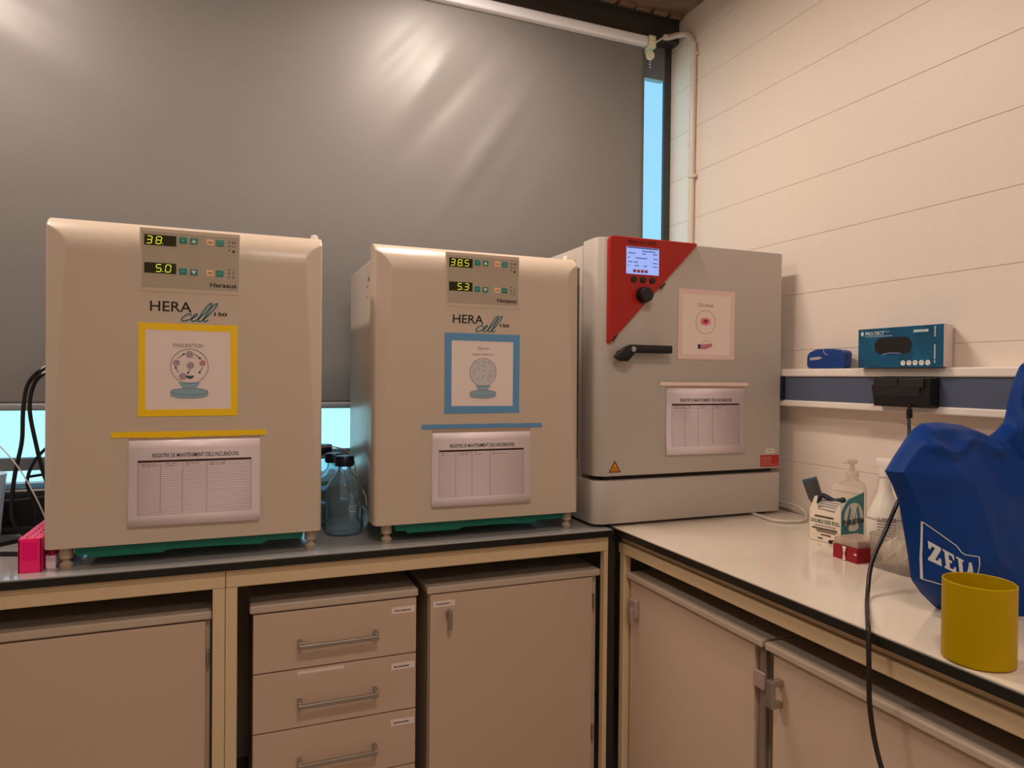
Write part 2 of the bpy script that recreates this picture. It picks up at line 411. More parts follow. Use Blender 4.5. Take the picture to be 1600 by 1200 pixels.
t = side_cabinet('cream cabinet with pinkish latch in the corner under the grey incubator', 1.228, 1.812)
d = obj('door', box(NB(), 1.124, 1.141, 1.262, 1.806, .11, CZ-.618, .002), M_cab, t)
bm = NB(); box(bm, 1.110, 1.124, 1.755, 1.795, CZ-.722, CZ-.668, .003); box(bm, 1.100, 1.112, 1.762, 1.772, CZ-.735, CZ-.69, .002)
obj('latch', bm, mat('pinkish_metal', (184, 158, 150), .35, metal=.3), d)
bm = NB(); box(bm, 1.128, 1.141, 1.230, 1.250, .11, CZ-.616, .002); obj('side_post', bm, mat('taupe_edge', (128, 112, 98), .5), t)
obj('hinge', box(NB(), 1.119, 1.1275, 1.226, 1.262, CZ-.712, CZ-.672, .003), mat('pinkish_metal', (184, 158, 150), .35), t)
t = side_cabinet('cream cabinet with grey pull handle under the microscope end of the bench', .43, 1.218)
d = obj('door', box(NB(), 1.124, 1.141, .436, 1.202, .11, CZ-.618, .002), M_cab, t)
bm = NB()
for z in (CZ-.670, CZ-.718): box(bm, 1.096, 1.124, 1.170, 1.186, z-.007, z+.007, .003)
box(bm, 1.090, 1.101, 1.168, 1.188, CZ-.725, CZ-.663, .003)
obj('pull_handle', bm, M_chrome, d)

# ------------------------------------------------------------------ the two cream incubators
SEG = {'0': 'abcdef', '3': 'abcdg', '5': 'acdfg', '8': 'abcdefg'}
def digits(bm, F, s, a, b, wd=.011, h=.017, pitch=.0205, c=.0014):
    for ch in s:
        if ch == '.':
            fbox(bm, F, a-.006, a-.0045, b, b+.0014, c-.0004, c); continue
        if ch != ' ':
            q = {'a': ((0, h), (wd, h)), 'd': ((0, 0), (wd, 0)), 'g': ((0, h/2), (wd, h/2)), 'f': ((0, h/2), (0, h)), 'b': ((wd, h/2), (wd, h)), 'e': ((0, 0), (0, h/2)), 'c': ((wd, 0), (wd, h/2))}
            for s_ in SEG[ch]:
                (x0, y0), (x1, y1) = q[s_]; g = .0009
                if x0 == x1: p, r_ = (x0, y0+g), (x1, y1-g)
                else: p, r_ = (x0+g, y0), (x1-g, y1)
                sh = lambda P: (a+P[0]+P[1]*.12, b+P[1])
                ribbon(bm, F, [sh(p), sh(r_)], .0014, c-.0004, c, 0)
        a += pitch
def script_cell(bm, F, a, b, wd, h):
    S = [[(.22, .28), (.16, .38), (.02, .32), (-.08, .12), (.0, .0), (.16, .04), (.32, .16), (.44, .32), (.40, .40), (.32, .28), (.32, .08), (.42, .0), (.54, .10), (.70, .42), (.80, .80), (.78, .98), (.68, .88), (.60, .45), (.58, .10), (.66, .0), (.76, .10), (.92, .42), (1.02, .80), (1.0, .98), (.90, .88), (.82, .45), (.80, .10), (.88, .0), (.98, .10)]]
    for P in S: ribbon(bm, F, [(a+(x*.72+y*.28)*wd, b+y*h) for x, y in P], .0032, .0002, .0008)
def incubator(dx, label, top_digits, bot_digits, door_name='incubator'):
    X = lambda v: v+dx
    t = thing('incubator', (X(-.103), 2.12, TT), label, 'incubator', 'cream incubators on the window bench')
    # body
    bm = NB(); box(bm, X(-.402), X(.196), 1.945, 2.38, CZ-.402, CZ+.345, .012, 3)
    obj('body', bm, M_bgrey, t, smooth=True)
    # door: pillow shaped front with facets on both sides
    bm = NB(); x0, x1, z0, z1 = X(-.413), X(.208), CZ-.408, CZ+.369
    nx, nz = 90, 90; G = []
    xsn = sorted(set([round(x0+(x1-x0)*i/40, 5) for i in range(41)]+[round(x0+.06*i/24, 5) for i in range(25)]+[round(x1-.06*i/24, 5) for i in range(25)]))
    zsn = sorted(set([round(z0+(z1-z0)*i/24, 5) for i in range(25)]+[round(z1-.09*(i/32)**1.6, 5) for i in range(33)]))
    for z in zsn:
        row = []
        for x in xsn:
            tt = max(0, (z-(z1-.085))/.085); tt = min(1, tt); ot = .068*(1-math.sqrt(max(0, 1-tt**2.2)))
            d = min(x-x0, x1-x); f = min(1, max(0, (z-z0)/(z1-z0))); wd = .010+.040*f**1.2
            os_ = .020*max(0, 1-d/wd)*(.5+.5*f)
            r = .004*max(0, 1-d/.004)**2
            y = 1.855+max(ot, os_)+r
            row.append(bm.verts.new((x, y, z)))
        G.append(row)
    for j in range(len(zsn)-1):
        for i in range(len(xsn)-1): bm.faces.new((G[j][i], G[j][i+1], G[j+1][i+1], G[j+1][i]))
    per = [G[0][i] for i in range(len(xsn))]+[G[j][-1] for j in range(1, len(zsn))]+[G[-1][i] for i in range(len(xsn)-2, -1, -1)]+[G[j][0] for j in range(len(zsn)-2, 0, -1)]
    bk = [bm.verts.new((v.co.x, 1.943, v.co.z)) for v in per]
    for i in range(len(per)):
        j = (i+1) % len(per); bm.faces.new((per[i], bk[i], bk[j], per[j]))
    bm.faces.new(bk)
    door = obj('door', bm, M_cream, t, smooth=True)
    # control panel
    F = Fr((X(0), 1.855, CZ), (1, 0, 0), (0, 0, 1))
    pn = obj('panel_frame', fbox(NB(), F, -.2185, .0045, .1985, .352, -.003, .0012, .0012), M_cream, t)
    obj('membrane', fbox(NB(), F, -.2135, .0025, .210, .343, .0012, .0022), M_panel, pn)
    F1 = Fr((X(0), 1.8528, CZ), (1, 0, 0), (0, 0, 1))
    for b0, b1, s, a in ((.3105, .3355, top_digits, -.2045), (.2435, .2685, bot_digits, -.2045)):
        dw = obj('display_window', fbox(NB(), F1, -.2085, -.1395, b0, b1, 0, .0007), M_led, t)
        bm = NB(); digits(bm, F1, s, a, b0+.004); obj('lit_digits', bm, M_lit, dw)
    def key(a, b, m, kind):
        k = obj('key', fbox(NB(), F1, a-.0085, a+.0085, b-.0075, b+.0075, 0, .0012, .0005), m, t)
        bm = NB()
        if kind == 'up': poly(bm, F1, [(a-.0055, b-.004), (a+.0055, b-.004), (a, b+.005)], .0012, .0016)
        elif kind == 'dn': poly(bm, F1, [(a-.0055, b+.004), (a, b-.005), (a+.0055, b+.004)], .0012, .0016)
        elif kind == 'two':
            for q in (-.003, .003): fbox(bm, F1, a-.0065, a+.0065, b+q-.0008, b+q+.0008, .0012, .0016)
        elif kind == 'dot': disc(bm, F1, a, b, .0022, .0012, .0016, 12)
        else: fbox(bm, F1, a-.005, a+.005, b-.0009, b+.0009, .0012, .0016)
        obj('key_symbol', bm, M_white if kind in ('up', 'dn') else (M_ink if m == M_pale else mat('light_teal_print', (120, 190, 180), .5)), k)
    key(-.1245, .3265, M_tealb, 'dot'); key(-.1005, .3265, M_tealb, 'up'); key(-.0640, .3265, M_pale, 'bar'); key(-.0415, .3265, M_tealb, 'two')
    key(-.1245, .2510, M_tealb, 'bar'); key(-.1005, .2505, M_tealb, 'dn'); key(-.0640, .2510, M_pale, 'bar'); key(-.0415, .2510, M_tealb, 'bar')
    bm = NB()
    for b in (.3305, .3205, .3105, .2620, .2530, .2440): disc(bm, F1, -.0205, b, .0017, 0, .0005, 12)
    obj('indicator_dots', bm, M_ink, t); bm = NB()
    for b, wd in ((.3315, .009), (.3285, .009), (.320, .008)): fbox(bm, F1, -.0145, -.0145+wd, b-.0006, b+.0006, 0, .0005)
    poly(bm, F1, [(-.0145, .3055), (-.0065, .3055), (-.0105, .3125)], 0, .0005)
    disc(bm, F1, -.0105, .262, .0012, 0, .0005, 8); ring(bm, F1, -.0105, .2535, .002, .0007, 0, .0005, n=12); fbox(bm, F1, -.0115, -.0100, .2400, .2475, 0, .0005)
    obj('panel_symbols', bm, M_ink, t)
    obj('maker_lettering', text(NB(), F1, 'Heraeus', -.0635, -.0035, .2165, .2280, 0, .0006, bold=.02), M_ink, t)
    bm = NB(); text(bm, F, 'HERA', -.196, -.105, .1525, .1770, 0, .0008, bold=.008); obj('name_lettering', bm, M_ink, t); obj('number_lettering', text(NB(), F, '150', -.054, -.0245, .1455, .1545, 0, .0008, bold=.03), M_ink, t)
    bm = NB(); script_cell(bm, F, -.125, .1305, .078, .047); obj('script_lettering', bm, M_inkt, t)
    # hinge pin cap
    bm = NB(); lathe(bm, [(0, 0), (.0105, 0), (.0105, .010), (.008, .017), (0, .020)], (X(.192), 1.925, CZ+.362), 20); obj('hinge_cap', bm, M_white, t, smooth=True)
    # bottom tray and feet
    bm = NB(); poly(bm, Fr((X(0), 1.868, CZ), (1, 0, 0), (0, 0, 1)), [(-.354, -.4085), (-.350, -.428), (-.325, -.4285), (-.318, -.436), (-.17, -.436), (-.155, -.430), (-.05, -.430), (.06, -.434), (.075, -.426), (.160, -.426), (.164, -.4085)], -.45, 0)
    obj('bottom_tray', bm, M_teal, t)
    for fx in (-.373, .183):
        for fy in (1.888, 2.34):
            bm = NB(); lathe(bm, [(0, 0), (.0125, 0), (.0145, .004), (.0145, .010), (.008, .016), (.008, .021), (.015, .025), (.015, .050), (.013, .053), (0, .0575)], (X(fx), fy, TT), 24)
            obj('foot', bm, mat('foot_plastic', (178, 158, 134), .4), t, smooth=True)
    obj('hinge_plate', box(NB(), X(-.395), X(-.33), 1.90, 1.96, CZ-.407, CZ-.400), M_slab, t); obj('hinge_plate', box(NB(), X(.150), X(.195), 1.895, 1.96, CZ-.407, CZ-.400), M_slab, t)
    Fs = Fr((X(-.402), 0, CZ), (0, -1, 0), (0, 0, 1))
    for y, z, s in ((2.03, .285, .006), (2.05, .265, .003), (2.05, .235, .003)): obj('screw', fbox(NB(), Fs, -y-s, -y+s, z-s, z+s, 0, .0008), M_ink, t)
    return t
incubator(0, 'cream incubator with yellow-taped sign and display reading 38, left one', '38.', ' 5.0')
incubator(.7595, 'cream incubator with blue-taped sign and display reading 38.5, nearest the grey incubator', '38.5', ' 5.3')

# ------------------------------------------------------------------ signs and record sheets
def tape_frame(F, a0, a1, b0, b1, wl, wt, m, parent, z=.0006, jit=.0015):
    bm = NB(); j = lambda: random.uniform(-jit, jit)
    poly(bm, F, [(a0+j(), b0-.001), (a0+wl+j(), b0), (a0+wl+j(), b1), (a0+j(), b1+j())], .0004, z+.0002)
    poly(bm, F, [(a1-wl+j(), b0), (a1+j(), b0), (a1+j(), b1+j()), (a1-wl+j(), b1)], .0004, z+.0002)
    poly(bm, F, [(a0, b1-wt+j()), (a1, b1-wt+j()), (a1+j(), b1+j()), (a0+j(), b1+j())], .0005, z+.0004)
    poly(bm, F, [(a0+j(), b0+j()), (a1+j(), b0+j()), (a1, b0+wt+j()), (a0, b0+wt+j())], .0005, z+.0005)
    return obj('tape_border', bm, m, parent)
def dish(F, cx, cy, w, parent):  # petri dish, cone and base drawing
    bm = NB(); poly(bm, F, [(cx-w*.30, cy-w*.47), (cx+w*.30, cy-w*.47), (cx+w*.12, cy-w*.72), (cx-w*.12, cy-w*.72)], .0008, .0010)
    poly(bm, F, [(cx+w*.5*math.cos(a), cy-w*.74+w*.1*math.sin(a)) for a in [PI*i/16 for i in range(17)]]+[(cx+w*.5*math.cos(a), cy-w*.84+w*.1*math.sin(a)) for a in [PI+PI*i/16 for i in range(17)]], .0006, .0008)
    obj('dish_drawing', bm, mat('light_blue_print', (142, 176, 190), .6), parent)
    bm = NB(); ring(bm, F, cx, cy, w*.5, .0012, .0010, .0013); ring(bm, F, cx, cy-w*.74, w*.5, .0009, .0010, .0013, w*.1)
    ribbon(bm, F, [(cx+w*.5*math.cos(a), cy-w*.84+w*.1*math.sin(a)) for a in [PI+PI*i/12 for i in range(13)]], .0009, .0010, .0013, 0)
    obj('outline_drawing', bm, M_inkg, parent)
F = Fr((0, 1.8545, CZ), (1, 0, 0), (0, 0, 1))
t = thing('taped_sign', (-.11, 1.854, CZ+.01), 'white sign with cell cycle drawing in yellow tape on the left incubator', 'sign', 'signs taped on the incubators')
p = obj('paper', poly(NB(), F, [(-.209, -.092), (-.014, -.088), (-.013, .111), (-.207, .113)], 0, .0006), M_paper, t)
tape_frame(F, -.221, .0, -.101, .124, .016, .0165, M_yel, t)
bm = NB(); text(bm, F, 'MADURATION', -.146, -.080, .066, .0755, .0006, .0009); obj('printed_text', bm, M_inkg, p)
dish(F, -.109, .020, .084, p)
bm = NB()
for x, y, r in ((-.109, .049, .0085), (-.138, .028, .0078), (-.107, .022, .0085), (-.124, -.005, .0085)): disc(bm, F, x, y, r, .0011, .0013)
obj('cell_drawing', bm, mat('mauve_print', (176, 152, 162), .6), p)
bm = NB(); disc(bm, F, -.080, .028, .0072, .0011, .0013); obj('cell_drawing', bm, mat('rose_print', (196, 130, 138), .6), p)
bm = NB(); poly(bm, F, [(-.108+.009*math.cos(a), -.003+.008*math.sin(a)) for a in [PI+PI*i/10 for i in range(11)]], .0011, .0013); obj('cell_drawing', bm, mat('dark_teal_print', (60, 84, 88), .6), p)
bm = NB()
for (x0, y0), (x1, y1) in (((-.135, .039), (-.121, .050)), ((-.098, .050), (-.085, .039)), ((-.080, .018), (-.087, .004)), ((-.133, .004), (-.140, .017)), ((-.107, .013), (-.113, .003))):
    ribbon(bm, F, [(x0, y0), (x1, y1)], .0012, .0011, .0014, 0); dx_, dy_ = x1-x0, y1-y0; L = math.hypot(dx_, dy_); ux, uy = dx_/L, dy_/L
    poly(bm, F, [(x1+ux*.003, y1+uy*.003), (x1-uy*.0028-ux*.003, y1+ux*.0028-uy*.003), (x1+uy*.0028-ux*.003, y1-ux*.0028-uy*.003)], .0011, .0014)
obj('arrow_drawing', bm, M_ink, p)
t = thing('taped_sign', (.655, 1.854, CZ+.01), 'white sign with speckled dish drawing in blue tape on the middle incubator', 'sign', 'signs taped on the incubators')
p = obj('paper', poly(NB(), F, [(.560, -.086), (.751, -.086), (.753, .105), (.560, .107)], 0, .0006), M_paper, t)
tape_frame(F, .5405, .768, -.103, .124, .0205, .0205, M_blue, t, jit=.001)
bm = NB(); text(bm, F, 'Sperm', .638, .672, .076, .087, .0006, .0009); text(bm, F, 'capacitation', .622, .686, .060, .069, .0006, .0009); obj('printed_text', bm, M_inkg, p)
dish(F, .655, .014, .080, p)
bm = NB(); disc(bm, F, .655, .014, .039, .0006, .0009); obj('dish_fill', bm, mat('pale_print', (206, 204, 208), .6), p)
bm = NB()
for k in range(46):
    a, r = random.uniform(0, 2*PI), .036*math.sqrt(random.random()); x, y = .655+r*math.cos(a), .014+r*math.sin(a); b = random.uniform(0, PI)
    ribbon(bm, F, [(x, y), (x+.004*math.cos(b), y+.004*math.sin(b))], .0009, .0011, .0013, 0)
obj('speck_drawing', bm, M_inkg, p)
F3 = Fr((0, 1.8393, CZ), (1, 0, 0), (0, 0, 1))
t = thing('taped_sign', (1.42, 1.839, CZ+.08), 'white sign with pink cell and flask drawing in pink tape on the grey incubator', 'sign', 'signs taped on the incubators')
p = obj('paper', poly(NB(), F3, [(1.327, .080), (1.520, .080), (1.523, .278), (1.327, .279)], 0, .0006), mat('cream_paper', (248, 228, 214), .6), t)
tape_frame(F3, 1.311, 1.534, .065, .291, .017, .016, M_pink, t)
bm = NB(); text(bm, F3, 'Cell culture', 1.387, 1.448, .236, .248, .0006, .0009); ring(bm, F3, 1.418, .186, .038, .0011, .0006, .0010); obj('printed_text', bm, M_inkg, p)
bm = NB(); pts = []
for k in range(24):
    a = 2*PI*k/24; r = .027 if k % 2 == 0 else .014; pts.append((1.417+r*math.cos(a), .188+r*.62*math.sin(a)))
poly(bm, F3, pts, .0007, .0009); obj('cell_drawing', bm, mat('pink_print', (224, 104, 124), .6), p)
bm = NB(); disc(bm, F3, 1.418, .190, .007, .001, .0012, 16, .005); obj('nucleus_drawing', bm, mat('crimson_print', (150, 20, 60), .6), p)
bm = NB(); poly(bm, F3, [(1.399, .098), (1.42, .098), (1.442, .106), (1.446, .116), (1.43, .116), (1.399, .112)], .0007, .0009); obj('flask_drawing', bm, mat('flask_pink_print', (206, 124, 140), .6), p)
bm = NB(); poly(bm, F3, [(1.388, .099), (1.399, .099), (1.399, .114), (1.388, .114)], .0007, .0009); obj('flask_cap_drawing', bm, mat('navy_print', (40, 50, 110), .6), p)
bm = NB(); ribbon(bm, F3, [(1.402, .116), (1.415, .124), (1.435, .124), (1.446, .114)], .0012, .0007, .001); obj('flask_glass_drawing', bm, mat('pale_green_print', (176, 176, 160), .6), p)

def sheet(F, corners, hdr, head_txt, label, tape, tm, tape_lab):
    a0, b0, a1, b1 = corners  # left, bottom, right, top
    t = thing('record_sheet', ((a0+a1)/2, F.o.y, CZ+b0), label, 'paper', 'maintenance record sheets')
    # sleeve curls slightly away from the door at its foot
    bm = NB(); n = 10; rows = []
    for j in range(n+1):
        f = j/n; b = b1+(b0-b1)*f; c = .001+.006*max(0, f-.55)**1.5/.3
        rows.append([(a0-.0015*f, b, c), (a1, b-.002*f, c)])
    tb = bmesh.new(); V = []
    for r in rows: V.append([tb.verts.new(r[0]), tb.verts.new(r[1])])
    for j in range(n): tb.faces.new((V[j][0], V[j][1], V[j+1][1], V[j+1][0]))
    merge(bm, tb, F.M()); p = obj('paper_sleeve', bm, M_sleeve, t, smooth='all')
    m = p.modifiers.new('thickness', 'SOLIDIFY'); m.thickness = .0008; m.offset = 0
    cc = lambda b: .0016+.006*max(0, (b1-b)/(b1-b0)-.55)**1.5/.3
    wd = a1-a0; h = b1-b0
    bm = NB(); text(bm, F, head_txt, a0+wd*.17, a0+wd*.83, b1-h*.205, b1-h*.155, .0016, .0020, bold=.01); obj('heading_text', bm, M_ink, p)
    ta0, ta1, tb1, tb0 = a0+wd*.065, a1-wd*.07, b1-h*.235, b0+h*.13
    bm = NB(); fbox(bm, F, ta0, ta1, tb1-h*.024, tb1, .0014, .0020); obj('header_bar', bm, mat('maroon_print', (58, 28, 34), .6), p)
    bm = NB(); N = 26
    for k in range(1, N+1):
        b = tb1-(tb1-tb0)*k/N; fbox(bm, F, ta0, ta1, b-.00035, b+.00035, cc(b)-.0005, cc(b)+.0002)
    for f in (0, .19, .38, .595, 1):
        a = ta0+(ta1-ta0)*f
        for k in range(N):
            q0 = tb1-(tb1-tb0)*k/N; q1 = tb1-(tb1-tb0)*(k+1)/N
            fbox(bm, F, a-.0004, a+.0004, q1, q0, cc(q1)-.0005, cc(q1)+.0002)
    for k in range(3):
        for f in (.03, .23, .41, .62):
            a = ta0+(ta1-ta0)*f; b = tb1-(tb1-tb0)*(k+.7)/N*1.0
            for q in range(random.randint(1, 4)):
                l = random.uniform(.004, .012); fbox(bm, F, a, a+l, b-.0008, b+.0006, cc(b), cc(b)+.0003); a += l+.003
    obj('printed_table', bm, mat('line_print', (150, 128, 134), .7), p)
    ta, tbb, ta_1, tbt, sag = tape
    bm = NB(); pts = []
    n = 24
    for i in range(n+1): pts.append((ta+(ta_1-ta)*i/n, tbt+random.uniform(-.0006, .0006)))
    for i in range(n, -1, -1): pts.append((ta+(ta_1-ta)*i/n, tbb-sag*math.exp(-((i/n-.4)/.2)**2)+random.uniform(-.0006, .0006)))
    poly(bm, F, pts, .0008, .0022); obj('tape_strip', bm, tm, t)
    # clear top flap of the sleeve between the tape and the paper
    bm = NB(); fbox(bm, F, a0, a1, b1-.002, tbb+.004, .0006, .0012); obj('sleeve_flap', bm, mat('sleeve_plastic', (206, 180, 160), .15, alpha=.6), t)
sheet(F, (-.2395, -.366, .0545, -.160), None, 'REGISTRE DE MANTENIMENT DELS INCUBADORS', 'maintenance record sheet hanging from yellow tape on the left incubator', (-.277, -.1525, .068, -.139, .002), M_yel, '')
sheet(F, (.5065, -.365, .804, -.158), None, 'REGISTRE DE MANTENIMENT DELS INCUBADORS', 'maintenance record sheet hanging from blue tape on the middle incubator', (.476, -.146, .841, -.134, .0), M_blue, '')
sheet(F3, (1.270, -.243, 1.579, -.030), None, 'REGISTRE DE MANTENIMENT DELS INCUBADORS', 'maintenance record sheet hanging from pale pink tape on the grey incubator', (1.245, -.0215, 1.594, -.010, 0), mat('peach_tape', (252, 224, 212), .45), '')

# ------------------------------------------------------------------ grey incubator with red control triangle
t = thing('incubator', (1.395, 2.12, TT), 'grey incubator with red triangular control panel and black lever handle', 'incubator')
def rounded_front(bm, x0, x1, y0, y1, z0, z1, r=.045, n=10):
    pts = [(x0, y1)]
    for i in range(n+1):
        a = PI+PI/2*i/n; pts.append((x0+r+r*math.cos(a), y0+r*.75+r*.75*math.sin(a)))
    pts += [(x1-.004, y0), (x1, y0+.004), (x1, y1)]
    tb = bmesh.new(); f = tb.faces.new([tb.verts.new((x, y, z0)) for x, y in pts])
    g = bmesh.ops.extrude_face_region(tb, geom=[f]); bmesh.ops.translate(tb, verts=[v for v in g['geom'] if isinstance(v, bmesh.types.BMVert)], vec=(0, 0, z1-z0))
    es = [e for e in tb.edges if abs(e.verts[0].co.z-e.verts[1].co.z) < 1e-6]
    bmesh.ops.bevel(tb, geom=es, offset=.004, segments=2, profile=.5, affect='EDGES')
    merge(bm, tb)
bm = NB(); box(bm, 1.020, 1.722, 1.945, 2.43, CZ-.318, CZ+.424, .005); obj('body', bm, M_bind, t, smooth=True)
bm = NB(); rounded_front(bm, 1.014, 1.738, 1.840, 2.43, CZ-.451, CZ-.317); obj('base_panel', bm, M_bind, t, smooth=True)
bm = NB(); rounded_front(bm, 1.018, 1.738, 1.840, 1.935, CZ-.303, CZ+.434); obj('door', bm, M_bind, t, smooth=True)
bm = NB(); box(bm, 1.055, 1.72, 1.865, 1.95, CZ-.32, CZ-.30); obj('door_gap', bm, M_dark, t)
bm = NB(); box(bm, 1.050, 1.70, 1.87, 2.40, TT, CZ-.449, .001); obj('base_block', bm, M_black, t)  # black block filling the gap between base and bench
bm = NB(); Fs = Fr((1.020, 0, CZ), (0, -1, 0), (0, 0, 1)); c = []
for (a, b, q) in ((-1.965, -.26, 0), (-1.965, .355, 0), (-2.34, .355, 1), (-2.38, .315, 1), (-2.38, -.26, 0)): c.append((a, b))
poly(bm, Fs, c, 0, .0015); obj('side_reflection', bm, mat('dark_side_reflection', (110, 106, 92), .25, metal=.4), t)  # dark patch painted for the reflection on the glossy side
obj('yellow_sticker', fbox(NB(), Fs, -2.06, -1.99, .372, .386, .0, .0006), mat('yellow_sticker', (206, 190, 60), .5), t)
F4 = Fr((0, 1.840, CZ), (1, 0, 0), (0, 0, 1))
def rp(pts, r=.012, n=5):
    o = []
    for i, p in enumerate(pts):
        p = Vector(p); a = (Vector(pts[i-1])-p).normalized(); b = (Vector(pts[(i+1) % len(pts)])-p).normalized()
        s, e_ = p+a*r, p+b*r
        for k in range(n+1):
            u = k/n; q = s*(1-u)**2+2*p*u*(1-u)+e_*u*u; o.append((q.x, q.y))
    return o
bm = NB(); poly(bm, F4, rp([(1.050, .100), (1.382, .438), (1.050, .438)], .017), -.001, .012)
bmesh.ops.bevel(bm, geom=[e for e in bm.edges if all(abs(v.co.y-1.828) < 1e-5 for v in e.verts) and len(e.link_faces) == 2 and e.calc_face_angle(0) > .5], offset=.004, segments=2, profile=.5, affect='EDGES')
cp = obj('control_panel', bm, M_red, t)
F5 = Fr((0, 1.828, CZ), (1, 0, 0), (0, 0, 1))
bm = NB(); text(bm, F5, 'BINDER', 1.118, 1.222, .417, .4275, 0, .0005, bold=.02); obj('panel_lettering', bm, mat('dark_red_print', (70, 8, 8), .6), cp)
sc = obj('screen', fbox(NB(), F5, 1.110, 1.228, .324, .408, 0, .001), M_lcd, t)
bm = NB(); fbox(bm, F5, 1.112, 1.226, .4035, .4070, .001, .0014)
for b, segs in ((.396, ((1.165, 1.215),)), (.388, ((1.116, 1.142), (1.168, 1.180), (1.206, 1.222))), (.374, ((1.116, 1.122), (1.142, 1.184), (1.208, 1.222))), (.361, ((1.116, 1.130), (1.136, 1.150), (1.206, 1.222))), (.350, ((1.116, 1.121), (1.140, 1.154), (1.172, 1.184), (1.206, 1.222)))):
    for a, a_ in segs:
        x = a
        while x < a_: fbox(bm, F5, x, min(x+.004, a_), b-.0015, b+.0015, .001, .0014); x += .005
obj('screen_text', bm, mat('lcd_ink', (60, 76, 150), .5), sc)
bm = NB()
for k in range(4): fbox(bm, F5, 1.134+k*.014, 1.145+k*.014, .329, .338, .001, .0014)
obj('screen_icons', bm, mat('lcd_red_ink', (176, 70, 90), .5), sc)
for x in (1.137, 1.1705, 1.205):
    bm = NB(); cyl(bm, (x, 1.829, CZ+.307), .0095, .006, 20, (0, -1, 0), .001); obj('button', bm, M_black, t, smooth=True)
bm = NB(); cyl(bm, (1.172, 1.829, CZ+.260), .026, .006, 32, (0, -1, 0), .001); cyl(bm, (1.172, 1.825, CZ+.260), .0225, .024, 32, (0, -1, 0), .003); obj('knob', bm, M_black, t, smooth=True)
bm = NB(); poly(bm, F5, [(1.232, .286), (1.252, .304), (1.254, .300), (1.236, .281)], -.002, .0006); poly(bm, F5, [(1.063, .118), (1.078, .136), (1.082, .132), (1.066, .112)], -.002, .0006)
obj('panel_notches', bm, M_black, t)
# lever handle
bm = NB(); poly(bm, F4, rp([(1.058, .066), (1.080, .052), (1.104, .052), (1.128, .078), (1.263, .079), (1.263, .104), (1.112, .104), (1.092, .094)], .005), .022, .042)
bmesh.ops.bevel(bm, geom=[e for e in bm.edges if len(e.link_faces) == 2 and e.calc_face_angle(0) > 1.2], offset=.003, segments=2, profile=.5, affect='EDGES')
cyl(bm, (1.098, 1.841, CZ+.072), .016, .024, 20, (0, -1, 0))
h = obj('lever_handle', bm, M_black, t, smooth=True)
bm = NB(); cyl(bm, (1.121, 1.799, CZ+.090), .0085, .004, 20, (0, -1, 0), .001); obj('lock_cylinder', bm, M_chrome, h, smooth=True)
# stickers
wt = obj('warning_sticker', poly(NB(), F4, rp([(1.062, -.291), (1.106, -.291), (1.084, -.254)], .003), 0, .0006), mat('brown_print', (90, 30, 10), .5), t)
bm = NB(); poly(bm, F4, [(1.068, -.2875), (1.100, -.2875), (1.084, -.261)], .0006, .0009); obj('warning_field', bm, mat('amber_print', (232, 146, 20), .5), wt)
bm = NB()
for a in (1.079, 1.084, 1.089): ribbon(bm, F4, [(a, -.283), (a+.0018, -.280), (a-.0012, -.277), (a+.0008, -.273)], .0012, .0009, .0012)
fbox(bm, F4, 1.075, 1.093, -.2858, -.2846, .0009, .0012); obj('warning_symbol', bm, M_ink, wt)
rs = obj('red_sticker', fbox(NB(), F4, 1.652, 1.732, -.297, -.257, 0, .0006), mat('sticker_red', (184, 44, 34), .5), t)
bm = NB()
for b in (-.264, -.270, -.276, -.283, -.290):
    a = 1.656
    while a < 1.656+(.040 if b != -.290 else .066): l = random.uniform(.002, .006); fbox(bm, F4, a, a+l, b-.0009, b+.0009, .0006, .0009); a += l+.0015
obj('sticker_text', bm, mat('pale_red_print', (232, 170, 160), .5), rs)
ws = obj('white_sticker', fbox(NB(), F4, 1.674, 1.712, -.251, -.236, 0, .0006), M_white, t)
bm = NB(); fbox(bm, F4, 1.680, 1.706, -.243, -.241, .0006, .0009); fbox(bm, F4, 1.678, 1.710, -.248, -.2475, .0006, .0009); obj('sticker_text', bm, M_inkg, ws)

# ------------------------------------------------------------------ wall trunking with sockets
t = thing('cable_trunking', (1.77, .8, CZ-.09), 'white wall trunking with blue-grey cover strip along the block wall', 'trunking')
bm = NB(); box(bm, 1.742, 1.7995, -1.2, 1.98, CZ+.012, CZ+.0375, .004); obj('top_rail', bm, M_white, t)
bm = NB(); box(bm, 1.742, 1.7995, -1.2, 1.98, CZ-.089, CZ-.068, .004); obj('bottom_rail', bm, M_white, t)
bm = NB(); box(bm, 1.748, 1.7995, -1.2, 1.98, CZ-.068, CZ+.012); obj('cover_strip', bm, mat('blue_grey_plastic', (84, 92, 114), .35), t)
bm = NB(); box(bm, 1.735, 1.748, 1.83, 1.87, CZ-.068, CZ+.012, .003)
tag(obj('wall_socket', bm, mat('dark_blue_plastic', (16, 24, 60), .35)), 'dark blue socket on the trunking beside the grey incubator', 'socket')
t = thing('wall_socket', (1.72, 1.37, CZ-.07), 'black double socket block on the trunking under the blue glove box', 'socket')
bm = NB(); box(bm, 1.708, 1.7475, 1.272, 1.446, CZ-.072, CZ+.010, .003); obj('housing', bm, M_black, t)
bm = NB()
for y0, y1 in ((1.288, 1.362), (1.366, 1.442)): box(bm, 1.702, 1.709, y0, y1, CZ-.018, CZ+.006, .002)
obj('upper_lid', bm, mat('charcoal_plastic', (44, 42, 42), .3), t)
